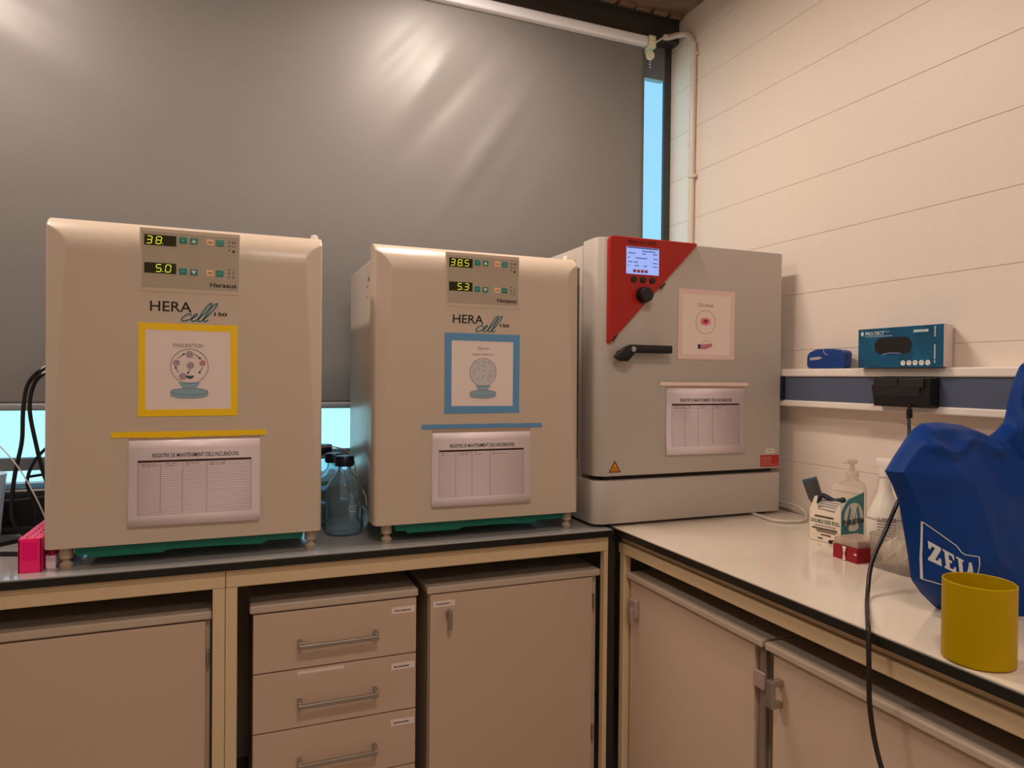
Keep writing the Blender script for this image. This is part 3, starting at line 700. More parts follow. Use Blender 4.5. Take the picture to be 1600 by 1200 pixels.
bm = NB(); tb = bmesh.new(); box(tb, 0, .022, 1.300, 1.448, -.060, 0); merge(bm, tb, Matrix.Translation((1.702, 0, CZ-.012)) @ Matrix.Rotation(math.radians(-12), 4, 'Y')); obj('sloping_cover', bm, mat('charcoal_plastic', (44, 42, 42), .3), t)
bm = NB(); tube(bm, [(1.700, 1.325, CZ-.062), (1.698, 1.323, CZ-.085), (1.695, 1.322, CZ-.105), (1.67, 1.30, CZ-.17), (1.58, 1.235, CZ-.235), (1.47, 1.145, CZ-.262), (1.395, 1.109, CZ-.27), (1.352, 1.107, CZ-.335), (1.290, 1.090, CZ-.399), (1.233, 1.051, CZ-.4525), (1.15, .98, CZ-.4545), (1.088, .925, CZ-.4535), (1.074, .912, CZ-.468), (1.068, .905, CZ-.52), (1.068, .902, CZ-.59), (1.066, .885, CZ-.66), (1.064, .85, CZ-.74), (1.06, .80, CZ-.86), (1.04, .76, CZ-1.1), (1.02, .72, CZ-1.30), (1.0, .60, .008)], .0045, 10)
c = obj('power_cord', bm, mat('brown_black_rubber', (34, 26, 22), .35), smooth=True); tag(c, 'dark power cord from the black socket looping over the bench edge', 'cord')
obj('strain_relief', cyl(NB(), (1.697, 1.322, CZ-.100), .0075, .024, 14), M_black, c)

# ------------------------------------------------------------------ glove box
t = thing('glove_box', (1.755, 1.378, CZ+.0375), 'teal blue disposable glove box with oval opening on the trunking', 'box')
bm = NB(); y0, y1, z0, z1 = 1.246, 1.512, CZ+.0380, CZ+.152
poly(bm, Fr((0, 0, 0), (1, 0, 0), (0, 1, 0)), [(1.722, y0), (1.794, 1.273), (1.794, y1), (1.722, y1)], z0, z1)
def blue_card():
    m = bpy.data.materials.new('blue_card'); m.use_nodes = True; tr = m.node_tree; b = tr.nodes['Principled BSDF']
    tx = tr.nodes.new('ShaderNodeTexCoord'); v = tr.nodes.new('ShaderNodeTexVoronoi'); v.inputs['Scale'].default_value = 22
    r = tr.nodes.new('ShaderNodeValToRGB'); r.color_ramp.elements[0].color = lin((4, 66, 98))+(1,); r.color_ramp.elements[1].color = lin((10, 100, 140))+(1,)
    tr.links.new(tx.outputs['Object'], v.inputs['Vector']); tr.links.new(v.outputs['Color'], r.inputs[0]); tr.links.new(r.outputs[0], b.inputs['Base Color']); b.inputs['Roughness'].default_value = .35
    return m
gb = obj('carton', bm, blue_card(), t)
Fg = FX(1.722)
oval = lambda a0, a1, b0, b1, n=10: [(a1-(b1-b0)/2+(b1-b0)/2*math.cos(a), (b0+b1)/2+(b1-b0)/2*math.sin(a)) for a in [-PI/2+PI*i/n for i in range(n+1)]]+[(a0+(b1-b0)/2+(b1-b0)/2*math.cos(a), (b0+b1)/2+(b1-b0)/2*math.sin(a)) for a in [PI/2+PI*i/n for i in range(n+1)]]
bm = NB(); poly(bm, Fg, oval(-1.456, -1.337, .076, .124), -.001, .0006); obj('oval_opening', bm, mat('box_inside', (28, 24, 20), .8), gb)
bm = NB(); ribbon(bm, Fg, [(-1.43, .0765), (-1.40, .0795), (-1.37, .0775)], .002, .0006, .001); obj('glove_edge', bm, mat('glove_blue', (130, 150, 220), .5), gb)
bm = NB(); text(bm, Fg, 'PRO.TECT', -1.487, -1.424, .1325, .1430, 0, .0006, bold=.02); text(bm, Fg, 'PLUS', -1.421, -1.407, .139, .143, 0, .0006)
disc(bm, Fg, -1.498, .138, .005, 0, .0006, 16, .0065)
a = -1.488
while a < -1.398: l = random.uniform(.002, .006); fbox(bm, Fg, a, a+l, .1285, .1298, 0, .0006); a += l+.001
a = -1.332
while a < -1.292: l = random.uniform(.003, .006); fbox(bm, Fg, a, a+l, .134, .141, 0, .0006); a += l+.0008
for b0, b1 in ((.050, .056), (.060, .098), (.120, .146)):
    b = b0
    while b < b1: fbox(bm, Fg, -1.272, -1.268, b, b+.0025, 0, .0006); b += .0036
obj('printed_lettering', bm, mat('card_white_print', (200, 214, 216), .5), gb)
bm = NB()
for k in range(5): disc(bm, Fg, -1.3635+.0185*k, .0505, .0072, 0, .0008)
ic = obj('round_icons', bm, M_white, gb)
bm = NB()
for k in range(5): ribbon(bm, Fg, [(-1.3665+.0185*k, .0505), (-1.3635+.0185*k, .053), (-1.3605+.0185*k, .0500)], .0012, .0008, .0011)
obj('icon_symbols', bm, M_inkt, ic)
bm = NB(); poly(bm, Fr((0, 0, 0), (1, 0, 0), (0, 1, 0)), [(1.7225, y0-.0008), (1.7935, 1.2722), (1.7935, 1.2732), (1.7225, y0+.0004)], z0+.001, z1-.001); obj('white_end_flap', bm, mat('card_end', (224, 206, 200), .5), gb)

# blue dispenser on trunking
t = thing('tape_dispenser', (1.765, 1.66, CZ+.0375), 'small rounded blue plastic dispenser with pale slot lying on the trunking', 'dispenser')
Fd = FX(1.752); bm = NB()
poly(bm, Fd, rp([(-1.742, .0382), (-1.590, .0382), (-1.584, .093), (-1.640, .101), (-1.705, .102), (-1.742, .088)], .017, 6), -.030, 0)
bmesh.ops.bevel(bm, geom=[e for e in bm.edges if len(e.link_faces) == 2 and e.calc_face_angle(0) > 1.2], offset=.004, segments=3, profile=.5, affect='EDGES')
obj('body', bm, mat('royal_blue_plastic', (22, 62, 130), .3), t, smooth=True)
bm = NB(); poly(bm, Fd, [(-1.728, .066), (-1.725, .074), (-1.69, .077), (-1.675, .073), (-1.69, .067)], 0, .001); obj('slot', bm, mat('slot_pale', (176, 166, 168), .4), t)
bm = NB(); ribbon(bm, Fd, [(-1.672, .100), (-1.668, .088), (-1.655, .082)], .002, 0, .001); obj('edge_highlight_strip', bm, mat('slot_pale', (176, 166, 168), .4), t)

# ------------------------------------------------------------------ items on the right bench
# film carton
def at(o, yaw_deg): return Fr(o, (math.cos(math.radians(yaw_deg)), math.sin(math.radians(yaw_deg)), 0), (0, 0, 1))
t = thing('film_carton', (1.59, 1.45, TT), 'open white and teal carton of sealing film beside the small red box', 'box')
C0 = Vector((1.556, 1.414, CZ)); a1 = math.radians(9); ex = Vector((math.cos(a1), math.sin(a1), 0)); ey = Vector((-math.sin(a1), math.cos(a1), 0))
Fw = Fr(C0+ey*.100, -ey, (0, 0, 1)); Ft = Fr(C0, ex, (0, 0, 1))        # white face (seen from the left) and teal face (seen from the front)
bm = NB()
fbox(bm, Fw, 0, .100, -.4598, -.372, -.0015, 0)
fbox(bm, Fr(C0+ex*.105+ey*.100, -ey, (0, 0, 1)), 0, .100, -.4598, -.325, 0, .0015)
fbox(bm, Fr(C0+ey*.100, ex, (0, 0, 1)), 0, .105, -.4598, -.365, 0, .0015)
fbox(bm, Fr(C0, ex, ey), 0, .105, 0, .100, -.4598, -.458)
poly(bm, Fw, [(0, -.372), (.004, -.366), (.016, -.333), (.026, -.330), (.022, -.350), (.028, -.368), (.080, -.372), (.094, -.345), (.100, -.372)], -.0015, 0)
c = obj('carton', bm, mat('white_card', (238, 222, 202), .5), t)
bm = NB(); poly(bm, Ft, [(.0, -.4598), (.105, -.4598), (.105, -.318), (.085, -.322), (.06, -.327), (.03, -.333), (.012, -.352), (.0, -.366)], -.0016, 0); tf = obj('teal_face', bm, mat('teal_card', (40, 124, 128), .5), t)
bm = NB(); disc(bm, Ft, .056, -.384, .044, 0, .0006, 40, .040); wd_ = obj('logo_disc', bm, mat('card_logo_disc', (206, 206, 190), .5), tf)
bm = NB(); ribbon(bm, Ft, [(.024, -.418), (.040, -.356), (.056, -.405), (.072, -.356), (.088, -.418)], .013, .0006, .0009, 0); obj('logo_letter', bm, mat('logo_blue', (30, 104, 140), .5), wd_)
bm = NB(); text(bm, Ft, 'PARAFILM', .010, .103, -.405, -.389, .0010, .0013, bold=.03); obj('logo_lettering', bm, M_ink, wd_)
bm = NB(); text(bm, Fw, 'DOUBLE SIZE ROLL',   .006, .096, -.407, -.396, 0, .0006, bold=.03); obj('green_lettering', bm, mat('card_green_print', (60, 110, 100), .5), c)
bm = NB()
for b, a0, a1_, hh in ((-.388, .030, .088, .0028), (-.414, .03, .09, .001), (-.422, .022, .100, .0024), (-.427, .034, .098, .0014), (-.431, .038, .094, .0012), (-.439, .050, .078, .002), (-.450, .040, .055, .002), (-.450, .082, .094, .002)):
    a0 -= .012; a1_ -= .012; a = a0
    while a < a1_: l = random.uniform(.002, .005); fbox(bm, Fw, a, a+l, b-hh, b+hh, 0, .0006); a += l+.0012
disc(bm, Fw, .068, -.4545, .0068, 0, .0006, 16, .005)
obj('small_print', bm, M_ink, c)
bm = NB(); tb = bmesh.new(); poly(tb, Fr((0, 0, 0), (1, 0, 0), (0, 1, 0)), [(0, 0), (.080, 0), (.070, .038), (.015, .038)], 0, .001); merge(bm, tb, Fr(C0+ey*.095+ex*.005+Vector((0, 0, -.368)), -ey, (ex*.8+Vector((0, 0, .6))).normalized()).M())
lf = obj('inner_flap', bm, mat('grey_card', (190, 178, 166), .6), t)
bm = NB()
for q in range(3):
    tb = bmesh.new(); fbox(tb, Fr((0, 0, 0), (1, 0, 0), (0, 1, 0)), .016, .070, .010+.009*q, .013+.009*q, .001, .0013); merge(bm, tb, Fr(C0+ey*.095+ex*.005+Vector((0, 0, -.368)), -ey, (ex*.8+Vector((0, 0, .6))).normalized()).M())
obj('flap_print', bm, M_inkg, lf)
bm = NB(); poly(bm, Fr(C0+ex*.104+Vector((0, 0, 0)), (-ey), (0, 0, 1)), [(-.098, -.325), (-.002, -.325), (-.008, -.312), (-.092, -.305)], 0, .0015); obj('raised_flap', bm, mat('white_card', (238, 222, 202), .5), t)
bm = NB(); tube(bm, [C0+ey*.092+ex*.02+Vector((0, 0, -.352)), C0+ey*.08+ex*.03+Vector((0, 0, -.333)), C0+ey*.05+ex*.04+Vector((0, 0, -.345)), C0+ey*.02+ex*.045+Vector((0, 0, -.338))], .0075, 8)
tag(obj('rubber_strap', bm, mat('blue_black_rubber', (26, 34, 52), .35), smooth=True), 'dark blue rubber strap stuffed in the top of the open film carton', 'strap')
# dark torch leaning behind carton
t = thing('torch', (1.67, 1.60, TT), 'dark grey torch with teal rim leaning behind the film carton', 'torch')
A, B = Vector((1.672, 1.575, TT+.006)), Vector((1.655, 1.628, CZ-.305)); dr = (B-A)
bm = NB(); lathe(bm, [(0, 0), (.013, .0), (.014, dr.length*.5), (.021, dr.length*.62), (.022, dr.length*.98), (.0, dr.length*.98)], A, 24, dr); tb_ = obj('tube', bm, mat('torch_grey', (72, 74, 74), .4), t, smooth=True)
bm = NB(); lathe(bm, [(.0225, dr.length*.96), (.0225, dr.length), (.015, dr.length), (.015, dr.length*.97)], A, 24, dr, closed=True); obj('rim', bm, mat('torch_teal', (70, 112, 126), .3), t, smooth=True)
bm = NB(); lathe(bm, [(0, dr.length*.985), (.015, dr.length*.985), (.015, dr.length*.99), (.006, dr.length*1.0), (0, dr.length*1.0)], A, 20, dr); obj('lens', bm, M_navy, t, smooth=True)
# white tubing
bm = NB(); tube(bm, [(1.63, 1.862, TT+.0048), (1.625, 1.82, TT+.005), (1.612, 1.735, TT+.006), (1.655, 1.695, TT+.006), (1.71, 1.70, TT+.006), (1.755, 1.74, TT+.015), (1.775, 1.80, TT+.03), (1.78, 1.9, TT+.03)], .0046, 12)
tag(obj('rubber_hose', bm, mat('white_hose', (214, 208, 196), .35), smooth=True), 'white rubber hose curling out from under the grey incubator', 'hose')
# red box
t = thing('specimen_box', (1.488, 1.30, TT), 'small dark red box with white tape and cloudy lid on the bench', 'box')
bm = NB(); poly(bm, Fr((1.443, 1.262, TT), (1, 0, 0), (0, 1, 0)), [(0, 0), (.09, 0), (.09, .078), (.004, .078)], .0, .036); obj('tray', bm, M_dred, t)
bm = NB(); box(bm, 1.446, 1.530, 1.264, 1.338, TT+.036, TT+.056, .004); obj('lid', bm, mat('cloudy_plastic', (226, 200, 176), .25, trans=.3, alpha=.7), t)
bm = NB(); Fq = Fr((1.4435, 0, TT), (0, -1, 0), (0, 0, 1)); poly(bm, Fq, [(-1.305, .002), (-1.296, .002), (-1.300, .018), (-1.295, .036), (-1.306, .036), (-1.302, .020)], 0, .0022); box(bm, 1.443, 1.4425+.001, 1.264, 1.272, TT+.020, TT+.024); obj('white_tape', bm, M_white, t)
# clear tub with crumpled film
t = thing('plastic_tub', (1.52, 1.18, TT), 'clear plastic tub with crumpled wrapping between red box and blue cover', 'tub')
def tub():
    bm = NB(); n = 40; outer = []; prof = [(0.94, 0), (1.0, .01), (1.04, .078), (1.06, .080), (1.06, .084)]
    for s, h in prof:
        r_ = []
        for i in range(n):
            a = 2*PI*i/n; ca, sa = math.cos(a), math.sin(a); k = (abs(ca)**5+abs(sa)**5)**(-1/5)
            j = 1+.012*math.sin(a*9+h*90)
            r_.append(bm.verts.new((1.505+.050*s*k*ca*j, 1.186+.060*s*k*sa*j, TT+h)))
        outer.append(r_)
    for A_, B_ in zip(outer, outer[1:]):
        for i in range(n): bm.faces.new((A_[i], A_[(i+1) % n], B_[(i+1) % n], B_[i]))
    bm.faces.new(outer[0][::-1])
    return bm
o = obj('tub_body', tub(), M_clear, t, smooth=True); m = o.modifiers.new('thickness', 'SOLIDIFY'); m.thickness = .0015; m.offset = -1
bm = NB(); G = []
for j in range(17):
    row = []
    for i in range(17):
        x = 1.462+.086*i/16; y = 1.136+.100*j/16
        row.append(bm.verts.new((x, y, TT+.045+.022*math.sin(x*97+y*61)*math.cos(y*83-x*40)+random.uniform(-.005, .005))))
    G.append(row)
for j in range(16):
    for i in range(16): bm.faces.new((G[j][i], G[j][i+1], G[j+1][i+1], G[j+1][i]))
o = obj('crumpled_film', bm, mat('crumpled_film', (232, 220, 200), .15, alpha=.55), t); m = o.modifiers.new('thickness', 'SOLIDIFY'); m.thickness = .0006
bm = NB(); tube(bm, [(1.448, 1.20, TT+.082), (1.446, 1.15, TT+.081), (1.452, 1.128, TT+.078)], .002, 6); tube(bm, [(1.447, 1.23, TT+.084), (1.447, 1.20, TT+.083)], .002, 6)
# spray bottle
t = thing('spray_bottle', (1.605, 1.318, TT), 'white spray bottle with printed label half hidden by the blue cover', 'bottle')
bc = (1.605, 1.318, TT)
bm = NB(); lathe(bm, [(0, 0), (.042, 0), (.046, .006), (.046, .085), (.043, .105), (.030, .135), (.019, .160), (.0145, .185), (.014, .205), (0, .205)], bc, 36); sb_ = obj('bottle_body', bm, mat('milky_plastic', (236, 226, 210), .3), t, smooth=True)
bm = NB(); lathe(bm, [(0, 0), (.0165, 0), (.0165, .022), (0, .022)], (bc[0], bc[1], TT+.205), 20); box(bm, bc[0]-.012, bc[0]+.012, bc[1]-.045, bc[1]+.022, TT+.226, TT+.254, .005); box(bm, bc[0]-.004, bc[0]+.004, bc[1]-.040, bc[1]-.032, TT+.195, TT+.228, .002); obj('spray_head', bm, M_white, t, smooth=True)
bm = NB()
for q in range(8):
    h0 = .052+.0085*q
    for k in range(9):
        a = PI+.35+.11*k+.02*math.sin(q)
        if random.random() < .85: tb = bmesh.new(); box(tb, -.0001, .0006, -.0021, .0021, -.0010, .0010); merge(bm, tb, Matrix.Translation((bc[0]+.046*math.cos(a), bc[1]+.046*math.sin(a), TT+h0*.9)) @ Matrix.Rotation(a, 4, 'Z'))
tb = bmesh.new(); lathe(tb, [(.0462, 0), (.0466, 0), (.0466, .0014), (.0462, .0014)], (bc[0], bc[1], TT+.118-.022), 36, closed=True); merge(bm, tb)
obj('label_print', bm, M_inkg, sb_)
# clear pump bottle
t = thing('pump_bottle', (1.70, 1.50, TT), 'see-through pump bottle standing against the wall behind the film carton', 'bottle')
bc = (1.705, 1.512, TT)
bm = NB(); lathe(bm, [(0, 0), (.036, 0), (.040, .006), (.040, .135), (.034, .155), (.018, .166), (.016, .176), (0, .176)], bc, 32); obj('bottle_body', bm, mat('hazy_plastic', (236, 224, 210), .15, trans=.7, alpha=.45, ior=1.1), t, smooth=True)
bm = NB(); lathe(bm, [(0, 0), (.018, 0), (.018, .016), (.007, .020), (.005, .045), (0, .045)], (bc[0], bc[1], TT+.172), 20); box(bm, bc[0]-.030, bc[0]+.012, bc[1]-.010, bc[1]+.010, TT+.212, TT+.226, .004); obj('pump_head', bm, mat('hazy_white_plastic', (240, 228, 214), .2, trans=.3, alpha=.7), t, smooth=True)
# yellow beaker
t = thing('yellow_beaker', (1.135, .755, TT), 'yellow translucent plastic beaker at the bench edge before the blue cover', 'beaker')
bm = NB(); lathe(bm, [(0, .0005), (.049, .0005), (.0525, .004), (.0525, .131), (.0510, .132), (.0500, .131), (.0500, .006), (.047, .004), (0, .004)], (1.137, .755, TT), 64)
obj('beaker_wall', bm, mat('amber_yellow_plastic', (200, 166, 0), .4, trans=.30, ior=1.2), t, smooth=True)

# ------------------------------------------------------------------ microscope under a blue dust cover
def cover():
    t = thing('microscope_cover', (1.47, .965, TT), 'large blue fabric dust cover draped over a microscope on the right bench', 'dust cover')
    low = [(1.1705, -.176), (1.190, -.203), (1.208, -.236), (1.222, -.290), (1.236, -.345), (1.246, -.394), (1.275, -.425), (1.318, -.4595)]
    top = [(1.1705, -.174), (1.195, -.145), (1.228, -.110), (1.248, -.093), (1.268, -.084), (1.315, -.082), (1.379, -.0885), (1.425, -.100), (1.470, -.1145), (1.490, -.105), (1.518, -.086), (1.530, -.045), (1.539, -.017), (1.556, .018), (1.568, .036), (1.60, .052), (1.66, .056), (1.700, .040), (1.722, -.04), (1.728, -.10)]
    side_r = [(1.728, -.10), (1.728, -.4595)]
    segs = [(P[k], P[k+1]) for P in (low, top, side_r) for k in range(len(P)-1)]
    def dist(x, z):
        b = 9
        for (x0, z0), (x1, z1) in segs:
            dx_, dz_ = x1-x0, z1-z0; t_ = max(0, min(1, ((x-x0)*dx_+(z-z0)*dz_)/(dx_*dx_+dz_*dz_)))
            b = min(b, math.hypot(x-x0-t_*dx_, z-z0-t_*dz_))
        return b
    def interp(P, x):
        for (x0, z0), (x1, z1) in zip(P, P[1:]):
            if x <= x1+1e-9: return z0+(z1-z0)*(x-x0)/max(1e-9, x1-x0)
        return P[-1][1]
    YC = .962
    tri = lambda v: 1-abs(((v/2) % 1)*2-1)*2
    def fold(x, z):
        u = (x-1.36)*.80+(z+.10)*.62
        dn = min(1, max(0, (-z-.10)/.10))
        f = .020*max(0, 1-abs(u-.055)/.034)*dn-.020*max(0, 1-abs(u-.100)/.026)*dn
        f += .022*max(0, 1-abs(u-.150)/.030)*min(1, max(0, (-z-.04)/.10))-.014*max(0, 1-abs(u-.21)/.03)*dn
        f += .010*max(0, 1-abs(z+.125+.012*math.sin(x*45))/.020)*min(1, max(0, (1.47-x)/.05))
        f += .006*tri((x-1.5)*13+(z+.2)*19)*min(1, max(0, (x-1.46)/.06))
        f += .0015*math.sin(x*60+z*28)+.0012*math.sin(x*25-z*70)
        return f*1.5*(1-min(1, max(0, (1.385-x)/.04))*min(1, max(0, (-z-.20)/.05)))
    NX, NZ = 120, 90; xa, xb = 1.1705, 1.728; bm = NB(); verts = {}
    for i in range(NX+1):
        f = i/NX; x = xa+(xb-xa)*f**1.35
        zt = interp(top, x); zb = interp(low, x) if x < 1.318 else -.4595
        for j in range(NZ+1):
            g = j/NZ; z = zt+(zb-zt)*g**1.3
            d = dist(x, z); lowf = min(1, max(0, (-z-.05)/.36)); Wf = .062+.040*lowf
            fr_ = Wf*(.30*min(1, d/.012)**.6+.70*min(1, d/.12)**.9)
            bk_ = .055*min(1, d/.10)*min(1, max(.05, (x-1.17)/.25))
            edge = min(1, d/.03)
            verts[1, i, j] = bm.verts.new((x, YC-fr_-fold(x, z)*edge, CZ+z))
            verts[0, i, j] = bm.verts.new((x, YC+bk_, CZ+z))
    for sd in (0, 1):
        for i in range(NX):
            for j in range(NZ):
                try: bm.faces.new((verts[sd, i, j], verts[sd, i+1, j], verts[sd, i+1, j+1], verts[sd, i, j+1]))
                except ValueError: pass
    bmesh.ops.remove_doubles(bm, verts=bm.verts, dist=.0006)
    bmesh.ops.dissolve_degenerate(bm, dist=.0002, edges=bm.edges)
    o = obj('cover_fabric', bm, mat('blue_nylon', (2, 54, 128), .5, spec=.22, bump=.12, nscale=90), t, smooth='all')
    # logo: hand placed on the lower left of the front; follows the cloth by raycast
    bpy.context.view_layer.update()
    from mathutils.bvhtree import BVHTree
    dg = bpy.context.evaluated_depsgraph_get(); bv = BVHTree.FromObject(o, dg); off = WP[o.name]
    def drape(bm2):
        for v in bm2.verts:
            hit = bv.ray_cast(Vector((v.co.x, .2, v.co.z))-off, Vector((0, 1, 0)))
            if hit[0] is not None: v.co.y = hit[0].y+off.y-.0016
            else: v.co.y = .93
        return bm2
    Fl = Fr((0, .8, CZ), (1, 0, 0), (0, 0, 1))
    return t, o, drape, Fl
t, fab, drape, Fl = cover()
def flatpoly(bm, pts):
    tb = bmesh.new(); f = tb.faces.new([tb.verts.new((x, .8, CZ+z)) for x, z in pts]); tb.normal_update(); bmesh.ops.triangulate(tb, faces=[f])
    bmesh.ops.subdivide_edges(tb, edges=tb.edges[:], cuts=5); merge(bm, tb)
def flatline(bm, pts, wd, k=14):
    Q = []
    for a, b in zip(pts, pts[1:]):
        for i in range(k): Q.append((a[0]+(b[0]-a[0])*i/k, a[1]+(b[1]-a[1])*i/k))
    Q.append(pts[-1]); prev = None
    for i, q in enumerate(Q):
        a, b = Q[max(i-1, 0)], Q[min(i+1, len(Q)-1)]; dx_, dz_ = b[0]-a[0], b[1]-a[1]; L = math.hypot(dx_, dz_); nx_, nz_ = -dz_/L*wd/2, dx_/L*wd/2
        cur = (bm.verts.new((q[0]+nx_, .8, CZ+q[1]+nz_)), bm.verts.new((q[0]-nx_, .8, CZ+q[1]-nz_)))
        if prev: bm.faces.new((prev[0], prev[1], cur[1], cur[0]))
        prev = cur
# logo in its own box: u 0..1 across, v 0..1 up, mapped onto four corners on the cloth
LC = {'bl': (1.249, -.388), 'tl': (1.229, -.271), 'tr': (1.326, -.335), 'br': (1.337, -.428)}
def lmap(u, v):
    b = [LC['bl'][i]*(1-u)+LC['br'][i]*u for i in (0, 1)]; tp = [LC['tl'][i]*(1-u)+LC['tr'][i]*u for i in (0, 1)]
    return (b[0]*(1-v)+tp[0]*v, b[1]*(1-v)+tp[1]*v)
bm = NB(); flatline(bm, [lmap(*q) for q in ((0, 0), (0, 1), (.30, .97), (.60, .93), (.68, 1.02-.16), (.74, .85), (1, 1-.02), (.97, 0))], .0016)
flatline(bm, [lmap(*q) for q in ((0, 0), (.3, .04), (.6, .0), (.97, 0))], .0016)
LG = [
    [(.07, .70), (.07, .56), (.10, .56), (.13, .63), (.19, .63), (.06, .38), (.06, .34), (.28, .34), (.28, .48), (.25, .48), (.22, .41), (.17, .41), (.30, .66), (.30, .70)],
    [(.33, .70), (.33, .66), (.36, .66), (.36, .38), (.33, .38), (.33, .34), (.54, .34), (.54, .46), (.52, .46), (.49, .39), (.43, .39), (.43, .50), (.48, .50), (.48, .55), (.43, .55), (.43, .65), (.49, .65), (.51, .59), (.53, .59), (.53, .70)],
    [(.57, .70), (.57, .66), (.60, .66), (.60, .38), (.57, .38), (.57, .34), (.70, .34), (.70, .38), (.67, .38), (.67, .66), (.70, .66), (.70, .70)],
    [(.73, .34), (.80, .72), (.84, .74), (.94, .34), (.97, .28), (.88, .32), (.82, .56), (.78, .38), (.80, .34)],
]
for P in LG: flatpoly(bm, [lmap(u, (v-.52)*.95+.545) for u, v in P])
drape(bm)
lg = obj('printed_logo', bm, mat('logo_white_print', (206, 210, 214), .5), fab)
m = lg.modifiers.new('thickness', 'SOLIDIFY'); m.thickness = .0005

# ------------------------------------------------------------------ bottles between the incubators
def bottle(x, y, label, s=1.0, water=.30):
    t = thing('reagent_bottle', (x, y, TT), label, 'bottle', 'glass bottles with navy caps')
    P = [(0, 0), (.044, 0), (.049, .006), (.0495, .012), (.0495, .118), (.047, .132), (.036, .150), (.022, .166), (.0185, .174), (.0185, .196)]
    I = [(.0155, .196), (.0155, .176), (.020, .164), (.034, .147), (.0455, .130), (.0475, .117), (.0475, .013), (.044, .004), (0, .004)]
    bm = NB(); lathe(bm, [(r*s, h*s) for r, h in P+I], (x, y, TT+.0005), 40); obj('glass_body', bm, M_glass, t, smooth=True)
    bm = NB(); lathe(bm, [(0, .0045*s), (.0435*s, .0045*s), (.0470*s, .013*s), (.0470*s, .13*water*s), (0, .13*water*s)], (x, y, TT+.0005), 40); obj('water', bm, M_water, t, smooth=True)
    bm = NB(); n = 48; pr_ = [(0, .186), (.0245, .186), (.026, .190), (.026, .210), (.0235, .214), (0, .214)]
    lathe(bm, [(r*s, h*s) for r, h in pr_], (x, y, TT), n)
    for k in range(24):
        a = 2*PI*k/24; box(bm, x+.0255*s*math.cos(a)-.0009, x+.0255*s*math.cos(a)+.0009, y+.0255*s*math.sin(a)-.0009, y+.0255*s*math.sin(a)+.0009, TT+.190*s, TT+.209*s)
    obj('screw_cap', bm, M_navy, t, smooth=True)
    return t
t = bottle(.292, 2.035, 'front glass bottle of water with navy cap between the cream incubators', 1.06, .26)
Fb = Fr((.292, 2.035-.0530, TT), (1, 0, 0), (0, 0, 1)); bm = NB()
for b, a0, a1_ in ((.085, .006, .030), (.078, .004, .030), (.071, .008, .028)):
    for k in range(6):
        a = a0+(a1_-a0)*k/6; yy = 2.035-math.sqrt(.0527**2-a*a); box(bm, .292+a, .292+a+.003, yy-.0004, yy+.0002, TT+b, TT+b+.0014)
obj('white_print', bm, M_white, t)
bottle(.281, 2.19, 'second glass bottle with navy cap, just behind the front one', 1.02, .5)
bottle(.268, 2.345, 'third glass bottle with navy cap, rearmost beside the left incubator', 1.08, .6)
t = thing('green_tray', (.29, 2.43, TT), 'green plastic rack half hidden behind the glass bottles', 'rack')
bm = NB(); box(bm, .222, .335, 2.425, 2.52, TT, TT+.006, .001)
for x0, x1, yy0, yy1 in ((.222, .335, 2.425, 2.429), (.222, .335, 2.516, 2.52), (.222, .226, 2.425, 2.52), (.331, .335, 2.425, 2.52)): box(bm, x0, x1, yy0, yy1, TT, TT+.085)
obj('rack_walls', bm, M_green, t)
bm = NB(); tube(bm, [(.20, 2.30, TT+.20), (.255, 2.25, TT+.232), (.31, 2.22, TT+.228), (.338, 2.19, TT+.205), (.345, 2.16, TT+.16), (.346, 2.12, TT+.08), (.347, 2.15, TT+.004)], .0018, 8)
tag(obj('thin_wire', bm, mat('pinkish_wire', (186, 150, 146), .4), smooth=True), 'thin pinkish wire arching over the bottles between the incubators', 'wire')
bm = NB(); tube(bm, [(.318, 2.10, TT+.172), (.3475, 2.02, TT+.118), (.3485, 1.985, TT+.085)], .0013, 6, 4)
tag(obj('glass_rod', bm, mat('white_rod', (236, 230, 190), .3), smooth=True), 'thin white rod sticking out beside the front glass bottle', 'rod')

# ------------------------------------------------------------------ clutter left of the left incubator
t = thing('tube_rack', (-.44, 1.97, TT), 'hot pink tube rack standing at the left end of the bench', 'rack')
bm = NB(); x0, x1, y0, y1 = -.464, -.418, 1.868, 2.10
box(bm, x0, x0+.003, y0, y1, TT, TT+.078); box(bm, x1-.003, x1, y0, y1, TT+.001, TT+.078)
box(bm, x0, x1, y0, y0+.004, TT, TT+.078, .001); box(bm, x0, x1, y1-.004, y1, TT+.001, TT+.078, .001); box(bm, x0+.001, x1-.001, y0+.001, y1-.001, TT, TT+.016, .001)
obj('rack_walls', bm, M_hot, t)
bm = NB(); box(bm, x0+.008, x1-.009, y0-.0015, y0, TT+.028, TT+.072, .0005); obj('front_plate', bm, mat('bright_pink', (255, 0, 120), .3), t)
bm = NB()
for k in range(9):
    yy = y0+.006+k*.0255
    for xx in (x0+.003, x0+.018, x0+.032): box(bm, xx, xx+.011, yy, yy+.006, TT+.070, TT+.080, .0008)
    box(bm, x0+.002, x1-.002, yy-.002, yy, TT+.068, TT+.077)
obj('grid_top', bm, mat('pale_pink_plastic', (255, 130, 170), .3), t)
t = thing('tube_rack', (-.395, 1.96, TT), 'low white and pink tube rack beside the hot pink one', 'rack')
bm = NB(); box(bm, -.414, -.394, 1.885, 2.03, TT, TT+.006, .001)
for k in range(7):
    yy = 1.886+k*.0225; box(bm, -.414, -.394, yy, yy+.004, TT, TT+.032-.001*k, .001)
box(bm, -.414, -.411, 1.885, 2.03, TT, TT+.034, .001)
obj('rack_walls', bm, mat('white_rack', (236, 214, 226), .35), t)
bm = NB()
